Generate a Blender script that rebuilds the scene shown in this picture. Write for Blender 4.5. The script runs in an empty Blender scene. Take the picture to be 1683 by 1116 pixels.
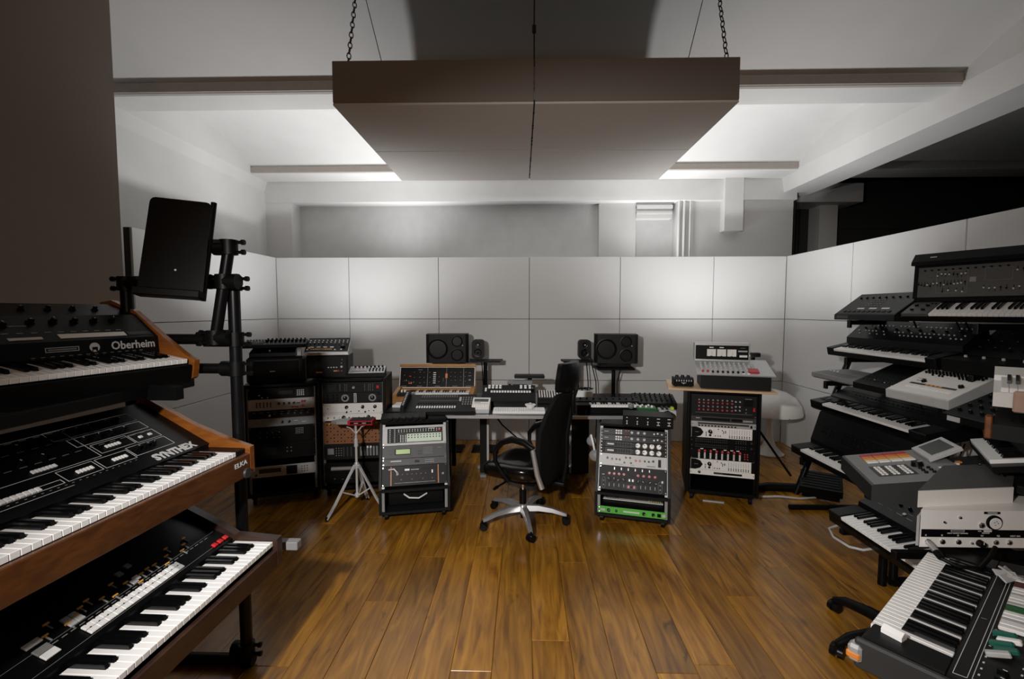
import bpy, math, random
from mathutils import Matrix, Vector
random.seed(7)
SC = bpy.context.scene
COL = SC.collection

# ---------------------------------------------------------------- camera
F_PX, EYE = 760.0, 1.57
PITCH = math.atan((558 - 511) / F_PX)
YAW = math.atan((861 - 841.5) / F_PX)
cd = bpy.data.cameras.new('camera'); cam = bpy.data.objects.new('camera', cd); COL.objects.link(cam)
cd.sensor_width = 36.0; cd.lens = 36.0 * F_PX / 1683.0; cd.clip_start = 0.05; cd.clip_end = 60
cam.location = (0, 0, EYE)
cam.rotation_euler = (math.pi / 2 - PITCH, 0, YAW)
SC.camera = cam

# ---------------------------------------------------------------- world, lights, exposure
w = bpy.data.worlds.new('world'); SC.world = w; w.use_nodes = True
bg = w.node_tree.nodes['Background']; bg.inputs[0].default_value = (1.0, 0.86, 0.74, 1); bg.inputs[1].default_value = 0.02

def lamp(name, kind, loc, energy, col=(1, 1, 1), target=None, size=0.1, spot=None, blend=0.5):
    l = bpy.data.lights.new(name, kind); l.energy = energy; l.color = col
    if kind == 'AREA':
        l.size = size
    else:
        l.shadow_soft_size = size
    if spot:
        l.spot_size = math.radians(spot); l.spot_blend = blend
    o = bpy.data.objects.new(name, l); COL.objects.link(o); o.location = loc
    if target:
        o.rotation_euler = (Vector(target) - Vector(loc)).to_track_quat('-Z', 'Y').to_euler()
    return o

# photographer's lamp beside the camera, and two up-lights standing behind the tall racks
lamp('flash', 'SPOT', (-0.70, -0.1, 1.95), 390, (1, 0.98, 0.95), (0.40, 3.2, 0.30), 0.05, 94, 1.0)
lamp('uplight_west', 'SPOT', (-1.80, 4.28, 1.05), 140, (1, 1, 1), (-2.0, 4.95, 3.3), 0.10, 142, 1.0)
lamp('uplight_east', 'SPOT', (1.90, 4.30, 1.05), 140, (1, 1, 1), (2.1, 4.97, 3.3), 0.10, 142, 1.0)
# unseen fill lamps added behind the white boards to brighten far vault and wall
lamp('gap_fill_west', 'SPOT', (-1.5, 5.95, 1.85), 115, (1, 1, 1), (-1.7, 5.2, 3.4), 0.15, 150, 1.0)
lamp('gap_fill_east', 'SPOT', (1.6, 5.95, 1.85), 115, (1, 1, 1), (1.8, 5.2, 3.4), 0.15, 150, 1.0)
lamp('warm_room_lamp', 'POINT', (-0.4, -1.9, 2.7), 34, (1, 0.66, 0.42), None, 0.15)
vs = SC.view_settings
vs.view_transform = 'Standard'; vs.look = 'None'; vs.gamma = 1.0; vs.use_curve_mapping = False
vs.exposure = 0.0

# ---------------------------------------------------------------- materials
MATS = {}
def mat(name, col, rough=0.5, metal=0.0, var=0.10, scale=25.0, bump=0.0, coat=0.0, emit=0.0, spec=0.5):
    m = bpy.data.materials.new(name); m.use_nodes = True
    nt = m.node_tree; b = nt.nodes['Principled BSDF']
    tc = nt.nodes.new('ShaderNodeTexCoord')
    n = nt.nodes.new('ShaderNodeTexNoise'); n.inputs['Scale'].default_value = scale; n.inputs['Detail'].default_value = 3
    nt.links.new(tc.outputs['Object'], n.inputs['Vector'])
    mx = nt.nodes.new('ShaderNodeMix'); mx.data_type = 'RGBA'
    c = Vector(col)
    mx.inputs[6].default_value = (*[max(0, x * (1 - var)) for x in c], 1)
    mx.inputs[7].default_value = (*[min(1, x * (1 + var)) for x in c], 1)
    nt.links.new(n.outputs['Fac'], mx.inputs[0])
    nt.links.new(mx.outputs[2], b.inputs['Base Color'])
    b.inputs['Roughness'].default_value = rough; b.inputs['Metallic'].default_value = metal
    b.inputs['Specular IOR Level'].default_value = spec
    if coat: b.inputs['Coat Weight'].default_value = coat; b.inputs['Coat Roughness'].default_value = 0.15
    if bump:
        bp = nt.nodes.new('ShaderNodeBump'); bp.inputs['Strength'].default_value = bump; bp.inputs['Distance'].default_value = 0.004
        nt.links.new(n.outputs['Fac'], bp.inputs['Height']); nt.links.new(bp.outputs[0], b.inputs['Normal'])
    if emit:
        b.inputs['Emission Color'].default_value = (*col, 1); b.inputs['Emission Strength'].default_value = emit
    MATS[name] = m
    return m

def wood(name, c1, c2, rough=0.35, stretch=(14, 1.2, 14), rnd=0.0, knots=False, coat=0.0, axis_scale=3.0):
    m = bpy.data.materials.new(name); m.use_nodes = True
    nt = m.node_tree; b = nt.nodes['Principled BSDF']; N = nt.nodes.new; L = nt.links.new
    tc = N('ShaderNodeTexCoord'); oi = N('ShaderNodeObjectInfo')
    ad = N('ShaderNodeVectorMath'); ad.operation = 'MULTIPLY_ADD'
    sc = N('ShaderNodeCombineXYZ')
    for i in range(3): sc.inputs[i].default_value = 37.0
    L(oi.outputs['Random'], ad.inputs[0]); L(sc.outputs[0], ad.inputs[1]); L(tc.outputs['Object'], ad.inputs[2])
    mp = N('ShaderNodeMapping'); mp.inputs['Scale'].default_value = stretch
    L(ad.outputs[0], mp.inputs[0])
    n = N('ShaderNodeTexNoise'); n.inputs['Scale'].default_value = axis_scale; n.inputs['Detail'].default_value = 6; n.inputs['Distortion'].default_value = 1.4
    L(mp.outputs[0], n.inputs['Vector'])
    rp = N('ShaderNodeValToRGB'); rp.color_ramp.elements[0].position = 0.3; rp.color_ramp.elements[1].position = 0.72
    rp.color_ramp.elements[0].color = (*c1, 1); rp.color_ramp.elements[1].color = (*c2, 1)
    L(n.outputs['Fac'], rp.inputs[0])
    out = rp.outputs[0]
    # broad blotches
    n2 = N('ShaderNodeTexNoise'); n2.inputs['Scale'].default_value = 2.2; n2.inputs['Detail'].default_value = 2
    L(ad.outputs[0], n2.inputs['Vector'])
    mr = N('ShaderNodeMapRange'); mr.inputs[1].default_value = 0.3; mr.inputs[2].default_value = 0.7; mr.inputs[3].default_value = 0.72; mr.inputs[4].default_value = 1.15
    L(n2.outputs['Fac'], mr.inputs[0])
    mu = N('ShaderNodeMix'); mu.data_type = 'RGBA'; mu.blend_type = 'MULTIPLY'; mu.inputs[0].default_value = 1.0
    L(out, mu.inputs[6]); L(mr.outputs[0], mu.inputs[7]); out = mu.outputs[2]
    if rnd:
        mr2 = N('ShaderNodeMapRange'); mr2.inputs[3].default_value = 1 - rnd; mr2.inputs[4].default_value = 1 + rnd
        L(oi.outputs['Random'], mr2.inputs[0])
        mu2 = N('ShaderNodeMix'); mu2.data_type = 'RGBA'; mu2.blend_type = 'MULTIPLY'; mu2.inputs[0].default_value = 1.0
        L(out, mu2.inputs[6]); L(mr2.outputs[0], mu2.inputs[7]); out = mu2.outputs[2]
    if knots:
        mp2 = N('ShaderNodeMapping'); mp2.inputs['Scale'].default_value = (5.0, 1.7, 1.0)
        L(ad.outputs[0], mp2.inputs[0])
        n3 = N('ShaderNodeTexNoise'); n3.inputs['Scale'].default_value = 1.3; n3.inputs['Detail'].default_value = 4; n3.inputs['Distortion'].default_value = 2.2
        L(mp2.outputs[0], n3.inputs['Vector'])
        mr3 = N('ShaderNodeMapRange'); mr3.inputs[1].default_value = 0.64; mr3.inputs[2].default_value = 0.76; mr3.inputs[3].default_value = 1; mr3.inputs[4].default_value = 0.32
        L(n3.outputs['Fac'], mr3.inputs[0])
        mu3 = N('ShaderNodeMix'); mu3.data_type = 'RGBA'; mu3.blend_type = 'MULTIPLY'; mu3.inputs[0].default_value = 1.0
        L(out, mu3.inputs[6]); L(mr3.outputs[0], mu3.inputs[7]); out = mu3.outputs[2]
    L(out, b.inputs['Base Color'])
    b.inputs['Roughness'].default_value = rough
    if coat: b.inputs['Coat Weight'].default_value = coat; b.inputs['Coat Roughness'].default_value = 0.2
    bp = N('ShaderNodeBump'); bp.inputs['Strength'].default_value = 0.12; bp.inputs['Distance'].default_value = 0.002
    L(n.outputs['Fac'], bp.inputs['Height']); L(bp.outputs[0], b.inputs['Normal'])
    MATS[name] = m
    return m

mat('plaster', (0.66, 0.655, 0.645), 0.9, var=0.05, scale=4, bump=0.15)
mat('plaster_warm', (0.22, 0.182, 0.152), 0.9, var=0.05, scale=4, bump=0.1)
mat('grey_plaster', (0.66, 0.66, 0.655), 0.9, var=0.10, scale=6, bump=0.2)
mat('panel_white', (0.58, 0.578, 0.572), 0.6, var=0.03, scale=2)
mat('cloud_shaded', (0.23, 0.207, 0.19), 0.85, var=0.04, scale=6)  # raft front and sides: their shade is put into this darker colour
mat('cloud_lit', (0.66, 0.64, 0.62), 0.85, var=0.04, scale=6)  # same raft from below, colour lightened to stand in for floor bounce
mat('bright_chrome', (0.78, 0.78, 0.79), 0.25, 0.45, var=0.02)
mat('beam_edge', (0.40, 0.36, 0.32), 0.8)
mat('seam_dark', (0.05, 0.05, 0.05), 0.9)
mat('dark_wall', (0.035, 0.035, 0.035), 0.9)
mat('subfloor', (0.02, 0.013, 0.008), 0.9)
wood('oak', (0.165, 0.062, 0.0045), (0.43, 0.195, 0.019), 0.27, (9, 0.9, 9), 0.22, True, 0.15, 2.2)
mat('steel_dark', (0.05, 0.047, 0.043), 0.6, 0.6)
mat('black', (0.0026, 0.0026, 0.0027), 0.45, var=0.2, spec=0.16)
mat('black_satin', (0.0034, 0.0034, 0.0037), 0.33, var=0.2, spec=0.2)
mat('black_gloss', (0.003, 0.003, 0.0033), 0.16, var=0.2)
mat('black_soft', (0.0034, 0.0034, 0.0036), 0.75, var=0.2, scale=60, bump=0.1, spec=0.15)
mat('charcoal', (0.0075, 0.0075, 0.0078), 0.5, var=0.12, spec=0.2)
mat('rail_grey', (0.30, 0.30, 0.30), 0.45, 0.3)
mat('dark_grey', (0.026, 0.026, 0.027), 0.5)
mat('mid_grey', (0.2, 0.2, 0.2), 0.5)
mat('panel_grey', (0.075, 0.075, 0.072), 0.5)
mat('light_grey', (0.45, 0.45, 0.45), 0.45)
mat('silver', (0.55, 0.55, 0.56), 0.32, 0.75, var=0.05)
mat('brushed', (0.5, 0.5, 0.5), 0.4, 0.5, var=0.06)
mat('chrome', (0.8, 0.8, 0.82), 0.12, 1.0, var=0.02)
mat('white_paint', (0.80, 0.80, 0.79), 0.45, var=0.03)
mat('white_key', (0.88, 0.87, 0.855), 0.3, var=0.02, coat=0.3)
mat('ivory', (0.78, 0.765, 0.735), 0.4, var=0.03)
mat('print', (0.62, 0.62, 0.62), 0.6, var=0.03)
mat('print_dim', (0.24, 0.24, 0.24), 0.6, var=0.03)
mat('red', (0.42, 0.012, 0.025), 0.4)
mat('red_bright', (0.60, 0.01, 0.012), 0.35)
mat('dark_red', (0.06, 0.008, 0.008), 0.5)
mat('orange', (0.62, 0.2, 0.03), 0.45)
mat('amber', (0.72, 0.36, 0.06), 0.45)
mat('yellow', (0.65, 0.6, 0.08), 0.45)
mat('acid', (0.45, 0.62, 0.02), 0.4)
mat('green', (0.10, 0.42, 0.06), 0.42)
mat('green_dark', (0.012, 0.09, 0.025), 0.4)
mat('teal', (0.01, 0.10, 0.07), 0.4)
mat('lcd_green', (0.20, 0.33, 0.02), 0.35, emit=0.12)
mat('lcd_dark', (0.03, 0.035, 0.03), 0.2)
mat('mint', (0.55, 0.66, 0.54), 0.5)
mat('brown_panel', (0.22, 0.085, 0.03), 0.55)
mat('skin_wood', (0.48, 0.33, 0.26), 0.5)
mat('lamp_white', (0.74, 0.73, 0.70), 0.35, var=0.02, coat=0.3)
wood('walnut', (0.055, 0.017, 0.004), (0.115, 0.038, 0.009), 0.38, (4, 1, 14), 0, False, 0.2)
wood('walnut_orange', (0.17, 0.05, 0.007), (0.30, 0.098, 0.016), 0.36, (4, 2, 14), 0, False, 0.25)
wood('rosewood', (0.022, 0.009, 0.006), (0.05, 0.021, 0.013), 0.4, (4, 1, 14))
wood('oak_case', (0.30, 0.125, 0.022), (0.46, 0.22, 0.055), 0.42, (2, 8, 14))
wood('pine', (0.62, 0.40, 0.22), (0.74, 0.52, 0.32), 0.5, (2, 8, 14))

# ---------------------------------------------------------------- mesh helpers
I4 = Matrix.Identity(4)
def T(x, y, z): return Matrix.Translation((x, y, z))
def RX(d): return Matrix.Rotation(math.radians(d), 4, 'X')
def RY(d): return Matrix.Rotation(math.radians(d), 4, 'Y')
def RZ(d): return Matrix.Rotation(math.radians(d), 4, 'Z')

class MB:
    def __init__(s): s.v = []; s.f = []; s.m = []; s.mi = 0
    def add(s, vs, fs, M=None, convex=True):
        vs = [Vector(p) for p in vs]
        if M is not None: vs = [M @ p for p in vs]
        k = len(s.v)
        if convex:
            c = sum(vs, Vector()) / len(vs)
        for f in fs:
            if convex and len(f) > 2:
                a, b_, d = vs[f[0]], vs[f[1]], vs[f[2]]
                n = (b_ - a).cross(d - a)
                if n.dot((a + b_ + d) / 3 - c) < 0: f = tuple(reversed(f))
            s.f.append(tuple(i + k for i in f)); s.m.append(s.mi)
        s.v += vs
        return s
    def box(s, x0, x1, y0, y1, z0, z1, M=None, b=0.0):
        if b <= 0:
            vs = [(x, y, z) for x in (x0, x1) for y in (y0, y1) for z in (z0, z1)]
            return s.add(vs, [(0, 1, 3, 2), (4, 6, 7, 5), (0, 4, 5, 1), (2, 3, 7, 6), (0, 2, 6, 4), (1, 5, 7, 3)], M)
        b = min(b, abs(x1 - x0) * .45, abs(y1 - y0) * .45, abs(z1 - z0) * .45)
        lo = (x0, y0, z0); hi = (x1, y1, z1); idx = {}; vs = []
        for sx in (0, 1):
            for sy in (0, 1):
                for sz in (0, 1):
                    sg = (sx, sy, sz)
                    for a in range(3):
                        p = []
                        for k in range(3):
                            val = hi[k] if sg[k] else lo[k]
                            if k != a: val += -b if sg[k] else b
                            p.append(val)
                        idx[(sg, a)] = len(vs); vs.append(tuple(p))
        fs = []
        for a in range(3):
            o1, o2 = [k for k in range(3) if k != a]
            for sd in (0, 1):
                def g(i, j):
                    t = [0, 0, 0]; t[a] = sd; t[o1] = i; t[o2] = j; return idx[(tuple(t), a)]
                fs.append((g(0, 0), g(1, 0), g(1, 1), g(0, 1)))
        for e in range(3):            # edges along axis e
            o1, o2 = [k for k in range(3) if k != e]
            for i in (0, 1):
                for j in (0, 1):
                    t0 = [0, 0, 0]; t0[o1] = i; t0[o2] = j; t1 = list(t0); t1[e] = 1
                    t0 = tuple(t0); t1 = tuple(t1)
                    fs.append((idx[(t0, o1)], idx[(t0, o2)], idx[(t1, o2)], idx[(t1, o1)]))
        for sx in (0, 1):
            for sy in (0, 1):
                for sz in (0, 1):
                    fs.append(tuple(idx[((sx, sy, sz), a)] for a in range(3)))
        return s.add(vs, fs, M)
    def cyl(s, p0, p1, r0, r1=None, n=12, M=None):
        r1 = r0 if r1 is None else r1
        p0 = Vector(p0); p1 = Vector(p1); d = (p1 - p0).normalized()
        a = d.orthogonal().normalized(); b = d.cross(a); vs = []
        for p, r in ((p0, r0), (p1, r1)):
            for i in range(n):
                t = 2 * math.pi * i / n
                vs.append(p + (a * math.cos(t) + b * math.sin(t)) * r)
        fs = [(i, (i + 1) % n, n + (i + 1) % n, n + i) for i in range(n)] + [tuple(range(n)), tuple(range(n, 2 * n))]
        return s.add(vs, fs, M)
    def lathe(s, prof, n=24, M=None):   # prof: (r, z) from bottom to top, about z
        vs = []; fs = []
        for r, z in prof:
            for i in range(n):
                t = 2 * math.pi * i / n
                vs.append((r * math.cos(t), r * math.sin(t), z))
        for k in range(len(prof) - 1):
            for i in range(n):
                j = (i + 1) % n
                fs.append((k * n + i, k * n + j, (k + 1) * n + j, (k + 1) * n + i))
        if prof[0][0] > 1e-6: fs.append(tuple(reversed(range(n))))
        if prof[-1][0] > 1e-6: fs.append(tuple(range((len(prof) - 1) * n, len(prof) * n)))
        return s.add(vs, fs, M, convex=False)
    def tube(s, pts, r, n=8, M=None, closed=False):
        pts = [Vector(p) for p in pts]; rs = r if isinstance(r, (list, tuple)) else [r] * len(pts)
        vs = []; fs = []; a = None; L = len(pts)
        for i, p in enumerate(pts):
            if closed: d = (pts[(i + 1) % L] - pts[i - 1]).normalized()
            else: d = (pts[min(i + 1, L - 1)] - pts[max(i - 1, 0)]).normalized()
            a = d.orthogonal().normalized() if a is None else (a - d * a.dot(d)).normalized()
            b = d.cross(a)
            for k in range(n):
                t = 2 * math.pi * k / n
                vs.append(p + (a * math.cos(t) + b * math.sin(t)) * rs[i])
        for i in range(L if closed else L - 1):
            i2 = (i + 1) % L
            for k in range(n):
                k2 = (k + 1) % n
                fs.append((i * n + k, i * n + k2, i2 * n + k2, i2 * n + k))
        if not closed: fs += [tuple(reversed(range(n))), tuple(range((L - 1) * n, L * n))]
        return s.add(vs, fs, M, convex=False)
    def prism(s, poly, x0, x1, M=None):  # polygon of (y, z) extruded along x
        n = len(poly)
        vs = [(x0, y, z) for y, z in poly] + [(x1, y, z) for y, z in poly]
        ar = sum(poly[i][0] * poly[(i + 1) % n][1] - poly[(i + 1) % n][0] * poly[i][1] for i in range(n))
        fs = [(i, (i + 1) % n, n + (i + 1) % n, n + i) for i in range(n)] + [tuple(reversed(range(n))), tuple(range(n, 2 * n))]
        if ar > 0: fs = [tuple(reversed(f)) for f in fs]
        if x1 < x0: fs = [tuple(reversed(f)) for f in fs]
        # outward orientation for the (y, z) polygon swept along +x
        fs = [tuple(reversed(f)) for f in fs]
        return s.add(vs, fs, M, convex=False)
    def slab(s, poly, z0, z1, M=None):   # polygon of (x, y) extruded along z
        n = len(poly)
        vs = [(x, y, z0) for x, y in poly] + [(x, y, z1) for x, y in poly]
        fs = [(i, (i + 1) % n, n + (i + 1) % n, n + i) for i in range(n)] + [tuple(reversed(range(n))), tuple(range(n, 2 * n))]
        ar = sum(poly[i][0] * poly[(i + 1) % n][1] - poly[(i + 1) % n][0] * poly[i][1] for i in range(n))
        if ar < 0: fs = [tuple(reversed(f)) for f in fs]
        return s.add(vs, fs, M, convex=False)
    def mesh(s, name, mats, smooth=None):
        me = bpy.data.meshes.new(name)
        me.from_pydata([tuple(p) for p in s.v], [], s.f)
        for m in (mats if isinstance(mats, (list, tuple)) else [mats]): me.materials.append(MATS[m])
        if any(s.m): me.polygons.foreach_set('material_index', s.m)
        if smooth:
            me.polygons.foreach_set('use_smooth', [True] * len(me.polygons))
            me.update(); me.set_sharp_from_angle(angle=math.radians(smooth))
        me.update()
        return me
    def build(s, name, mats, parent=None, smooth=None, M=None):
        o = bpy.data.objects.new(name, s.mesh(name, mats, smooth)); COL.objects.link(o)
        if parent is not None: o.parent = parent
        if M is not None: o.matrix_basis = M
        return o

def tag(o, label=None, cat=None, group=None, kind=None):
    if label: o['label'] = label
    if cat: o['category'] = cat
    if group: o['group'] = group
    if kind: o['kind'] = kind
    return o
def thing(name, label, cat, M=I4, group=None):
    o = bpy.data.objects.new(name, None); o.empty_display_size = 0.05; COL.objects.link(o)
    o.matrix_basis = M
    return tag(o, label, cat, group)
def struct(o): o['kind'] = 'structure'; return o

CACHE = {}
def inst(name, key, make, mats, parent, M, smooth=None):
    k = (key, str(mats))
    if k not in CACHE:
        mb = MB(); make(mb); CACHE[k] = mb.mesh(name, mats, smooth)
    o = bpy.data.objects.new(name, CACHE[k]); COL.objects.link(o)
    o.parent = parent; o.matrix_basis = M
    return o

def text_mesh(txt, size, M, parent, mat_name, name='lettering', bold=0.0, shear=0.0, align='CENTER', sx=1.0):
    cu = bpy.data.curves.new('txt', 'FONT'); cu.body = txt; cu.size = size; cu.align_x = align; cu.align_y = 'CENTER'
    cu.offset = bold; cu.shear = shear; cu.extrude = 0.0004; cu.resolution_u = 2
    o = bpy.data.objects.new('txt', cu); COL.objects.link(o)
    dg = bpy.context.evaluated_depsgraph_get()
    me = bpy.data.meshes.new_from_object(o.evaluated_get(dg))
    bpy.data.objects.remove(o); bpy.data.curves.remove(cu)
    me.materials.clear(); me.materials.append(MATS[mat_name])
    t = bpy.data.objects.new(name, me); COL.objects.link(t)
    t.parent = parent; t.matrix_basis = M @ Matrix.Diagonal((sx, 1, 1, 1))
    return t

# ---------------------------------------------------------------- panel kit: features laid on a plane (u right, v up, w out)
def mk_knob(r, h, skirt=0.0):
    def f(mb):
        if skirt: mb.cyl((0, 0, 0), (0, 0, h * .3), r * (1 + skirt), r * (1 + skirt * .8), 14)
        mb.cyl((0, 0, 0), (0, 0, h), r, r * .82, 12)
        mb.mi = 1
        mb.box(-r * .11, r * .11, r * .1, r * .84, h, h + .0006)
    return f
def mk_btn(w, h, t):
    return lambda mb: mb.box(-w / 2, w / 2, -h / 2, h / 2, 0, t, b=min(w, h, t) * .22)

class Panel:
    def __init__(s, parent, M): s.p = parent; s.M = M
    def knob(s, u, v, r=.008, h=.012, mats=('black_satin', 'print'), skirt=0, ang=0, name='knob'):
        return inst(name, ('k', r, h, skirt), mk_knob(r, h, skirt), list(mats), s.p, s.M @ T(u, v, 0) @ RZ(ang), 40)
    def knobs(s, us, vs, **k):
        for v in vs:
            for u in us: s.knob(u, v, ang=random.uniform(-130, 130), **k)
    def btn(s, u, v, w, h, t=.004, m='white_key', name='button'):
        return inst(name, ('b', w, h, t), mk_btn(w, h, t), m, s.p, s.M @ T(u, v, 0))
    def btns(s, us, vs, w, h, t=.004, m='white_key', name='button'):
        for v in vs:
            for u in us: s.btn(u, v, w, h, t, m, name)
    def plate(s, u0, u1, v0, v1, t=.001, m='print', name='plate', b=0):
        mb = MB(); mb.box(u0, u1, v0, v1, 0, t, b=b)
        return mb.build(name, m, s.p, M=s.M)
    def rects(s, lst, t=.0006, m='print', name='printed_marks'):
        mb = MB()
        for (u, v, w, h) in lst: mb.box(u - w / 2, u + w / 2, v - h / 2, v + h / 2, 0, t)
        o = mb.build(name, m, s.p, M=s.M); o['kind'] = 'stuff'; return o
    def frames(s, lst, lw=.0012, m='print', t=.0006, name='printed_lines'):
        mb = MB()
        for (u0, u1, v0, v1) in lst:
            mb.box(u0, u1, v0, v0 + lw, 0, t); mb.box(u0, u1, v1 - lw, v1, 0, t)
            mb.box(u0, u0 + lw, v0, v1, 0, t); mb.box(u1 - lw, u1, v0, v1, 0, t)
        o = mb.build(name, m, s.p, M=s.M); o['kind'] = 'stuff'; return o
    def many(s, pts, r=.003, h=.005, m='black_satin', name='knobs', n=8):
        mb = MB()
        for (u, v) in pts: mb.cyl((u, v, 0), (u, v, h), r, r * .85, n)
        o = mb.build(name, m, s.p, M=s.M, smooth=40); o['kind'] = 'stuff'; return o
    def text(s, txt, u, v, size, m='print', **k):
        return text_mesh(txt, size, s.M @ T(u, v, .0008), s.p, m, **k)
    def jack(s, u, v, r=.006, m='chrome'):
        def f(mb):
            mb.cyl((0, 0, 0), (0, 0, .003), r, r, 6); mb.cyl((0, 0, .003), (0, 0, .006), r * .7, r * .7, 10)
            mb.mi = 1; mb.cyl((0, 0, .006), (0, 0, .0064), r * .42, r * .42, 8)
        return inst('jack', ('j', r), f, [m, 'black'], s.p, s.M @ T(u, v, 0))

def slope(y0, z0, y1, z1, x0=0):
    """frame on the plane through (y0,z0)->(y1,z1) of a device: u = +x, v = up the slope, w = out of it"""
    d = math.degrees(math.atan2(z1 - z0, y1 - y0))
    return T(x0, y0, z0) @ RX(d)
def grid(u0, u1, n): return [u0 + (u1 - u0) * i / (n - 1) for i in range(n)] if n > 1 else [(u0 + u1) / 2]

# ---------------------------------------------------------------- keys
BLK = {0: 1, 1: 1, 3: 1, 4: 1, 5: 1}     # white index in octave (C=0) that has a black key after it
def keys(parent, M, n, start=0, pitch=.0235, L=.145, each=True, hb=.012, wt=.018, wm='white_key', bm='black_gloss', lb=.62):
    """n white keys from x=0; y=0 is the front edge, z=0 the top of the white keys"""
    def wk(mb): mb.box(.0005, pitch - .0006, 0, L, -wt, 0, b=.0013)
    def bk(mb):
        w2 = pitch * .29; y0 = L * (1 - lb); vs = []
        for (ww, ya, z) in ((w2, y0, -.004), (w2 * .78, y0 + .006, hb)):
            vs += [(-ww, ya, z), (ww, ya, z), (ww, L, z), (-ww, L, z)]
        mb.add(vs, [(0, 1, 2, 3), (4, 5, 6, 7), (0, 1, 5, 4), (1, 2, 6, 5), (2, 3, 7, 6), (3, 0, 4, 7)])
    if each:
        for i in range(n):
            inst('white_key', ('wk', pitch, L, wt), wk, wm, parent, M @ T(i * pitch, 0, 0))
            if i < n - 1 and (i + start) % 7 in BLK:
                inst('black_key', ('bk', pitch, L, hb, lb), bk, bm, parent, M @ T((i + 1) * pitch, 0, 0))
    else:
        a = MB(); b = MB()
        for i in range(n):
            a.box(i * pitch + .0007, (i + 1) * pitch - .0009, 0, L, -wt, 0)
            if i < n - 1 and (i + start) % 7 in BLK:
                sub = MB(); bk(sub); b.add(sub.v, sub.f, T((i + 1) * pitch, 0, 0))
        a.build('white_keys', wm, parent, M=M)['kind'] = 'stuff'
        b.build('black_keys', bm, parent, M=M)['kind'] = 'stuff'
# ================================================================ the setting
XL, XR, YB, PT = -2.98, 3.07, 5.53, 2.21     # partition inner faces and top
# floor: dark bed plus oak planks
mb = MB(); mb.box(-3.6, 8.5, -2.6, 7.2, -0.08, -0.018)
floor = struct(mb.build('floor', 'subfloor'))
rows = int((XR - XL) / 0.1795) + 1
random.seed(21)
for i in range(rows):
    x0 = XL - 0.03 + i * 0.1795
    y = 0.15 - random.uniform(0, 1.3)
    while y < YB:
        ln = random.uniform(0.9, 2.1); y1 = min(y + ln, YB + .01)
        if YB - y1 < 0.35: y1 = YB + .01
        dz = random.uniform(-.0008, .0008)
        mb = MB(); mb.box(0, 0.1782, 0, y1 - y - .0016, -0.017, 0, b=.0016)
        mb.build('plank', 'oak', floor, M=T(x0, y, dz))
        y = y1
# acoustic partition: three rows of white boards
def wall_panels(name, segs, rows_z, place, th=.03):
    base = MB()
    w = struct(bpy.data.objects.new(name, None)); COL.objects.link(w)
    for (a, b) in segs:
        for (z0, z1) in rows_z:
            mb = MB(); mb.box(a + .0028, b - .0028, 0, th, z0 + .0028, z1 - .0028, b=.0025)
            mb.build('panel', 'panel_white', w, M=place)
    mb = MB(); mb.box(segs[0][0], segs[-1][1], th * .6, th + .035, 0, PT - .004)
    mb.build('backing_frame', 'seam_dark', w, M=place)
    return w
RZS = [(0, .737), (.737, 1.474), (1.474, PT)]
wall_panels('wall_back', [(XL, -2.10), (-2.10, -1.02), (-1.02, .064), (.064, 1.138), (1.138, 2.23), (2.23, XR)], RZS, T(0, YB, 0))
# left return: runs along y, faces +x
wall_panels('wall_left', [(0, .915), (.915, 2.05)], RZS, T(XL, YB, 0) @ RZ(-90) @ Matrix.Diagonal((1, -1, 1, 1)))
wall_panels('wall_right', [(0, 1.09), (1.09, 2.2), (2.2, 3.31), (3.31, 4.42), (4.42, 5.53)], RZS, T(XR, YB, 0) @ RZ(-90))

# near pillar wall on the left, full height
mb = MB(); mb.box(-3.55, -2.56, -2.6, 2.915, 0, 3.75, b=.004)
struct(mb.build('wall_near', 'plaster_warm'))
# outer room
def swall(name, m, *b):
    mb = MB()
    for q in b: mb.box(*q)
    return struct(mb.build(name, m))
swall('wall_outer_left', 'plaster', (-3.75, -3.5, 3.2, 6.9, 0, 3.8))
swall('wall_outer_back', 'grey_plaster', (-3.7, 3.58, 6.52, 6.75, 0, 3.8))
swall('wall_outer_back_upper', 'plaster', (-3.7, 3.58, 6.26, 6.6, 3.03, 3.8))
swall('wall_pillar_left', 'plaster', (-3.6, -3.15, 6.28, 6.6, 0, 3.1))
swall('wall_pillar_right', 'plaster', (2.05, 3.58, 6.34, 6.6, 0, 3.1))
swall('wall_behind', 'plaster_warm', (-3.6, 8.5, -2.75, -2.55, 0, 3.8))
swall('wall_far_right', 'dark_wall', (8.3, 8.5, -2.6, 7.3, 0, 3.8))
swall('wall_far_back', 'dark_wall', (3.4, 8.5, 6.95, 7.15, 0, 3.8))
swall('trim_1', 'plaster', (1.02, 1.52, 6.42, 6.55, 0, 3.04))              # shallower wall strip right of the centre
swall('trim_2', 'plaster', (1.52, 2.0, 6.40, 6.55, 2.82, 3.20), (1.52, 2.0, 6.38, 6.55, 2.88, 2.91), (1.52, 2.0, 6.36, 6.55, 2.95, 2.99))
swall('trim_3', 'plaster', (2.62, 2.86, 6.2, 6.36, 2.62, 3.32))            # boxed duct
swall('trim_4', 'plaster', (4.15, 4.4, 6.7, 6.96, 0, 3.3), (3.58, 4.6, 6.5, 6.96, 3.05, 3.3))
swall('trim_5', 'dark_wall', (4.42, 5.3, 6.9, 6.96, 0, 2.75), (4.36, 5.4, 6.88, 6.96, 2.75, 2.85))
swall('trim_6', 'grey_plaster', (-.14, 1.03, 6.505, 6.53, 0, 3.03))        # rough plaster patch
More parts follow.
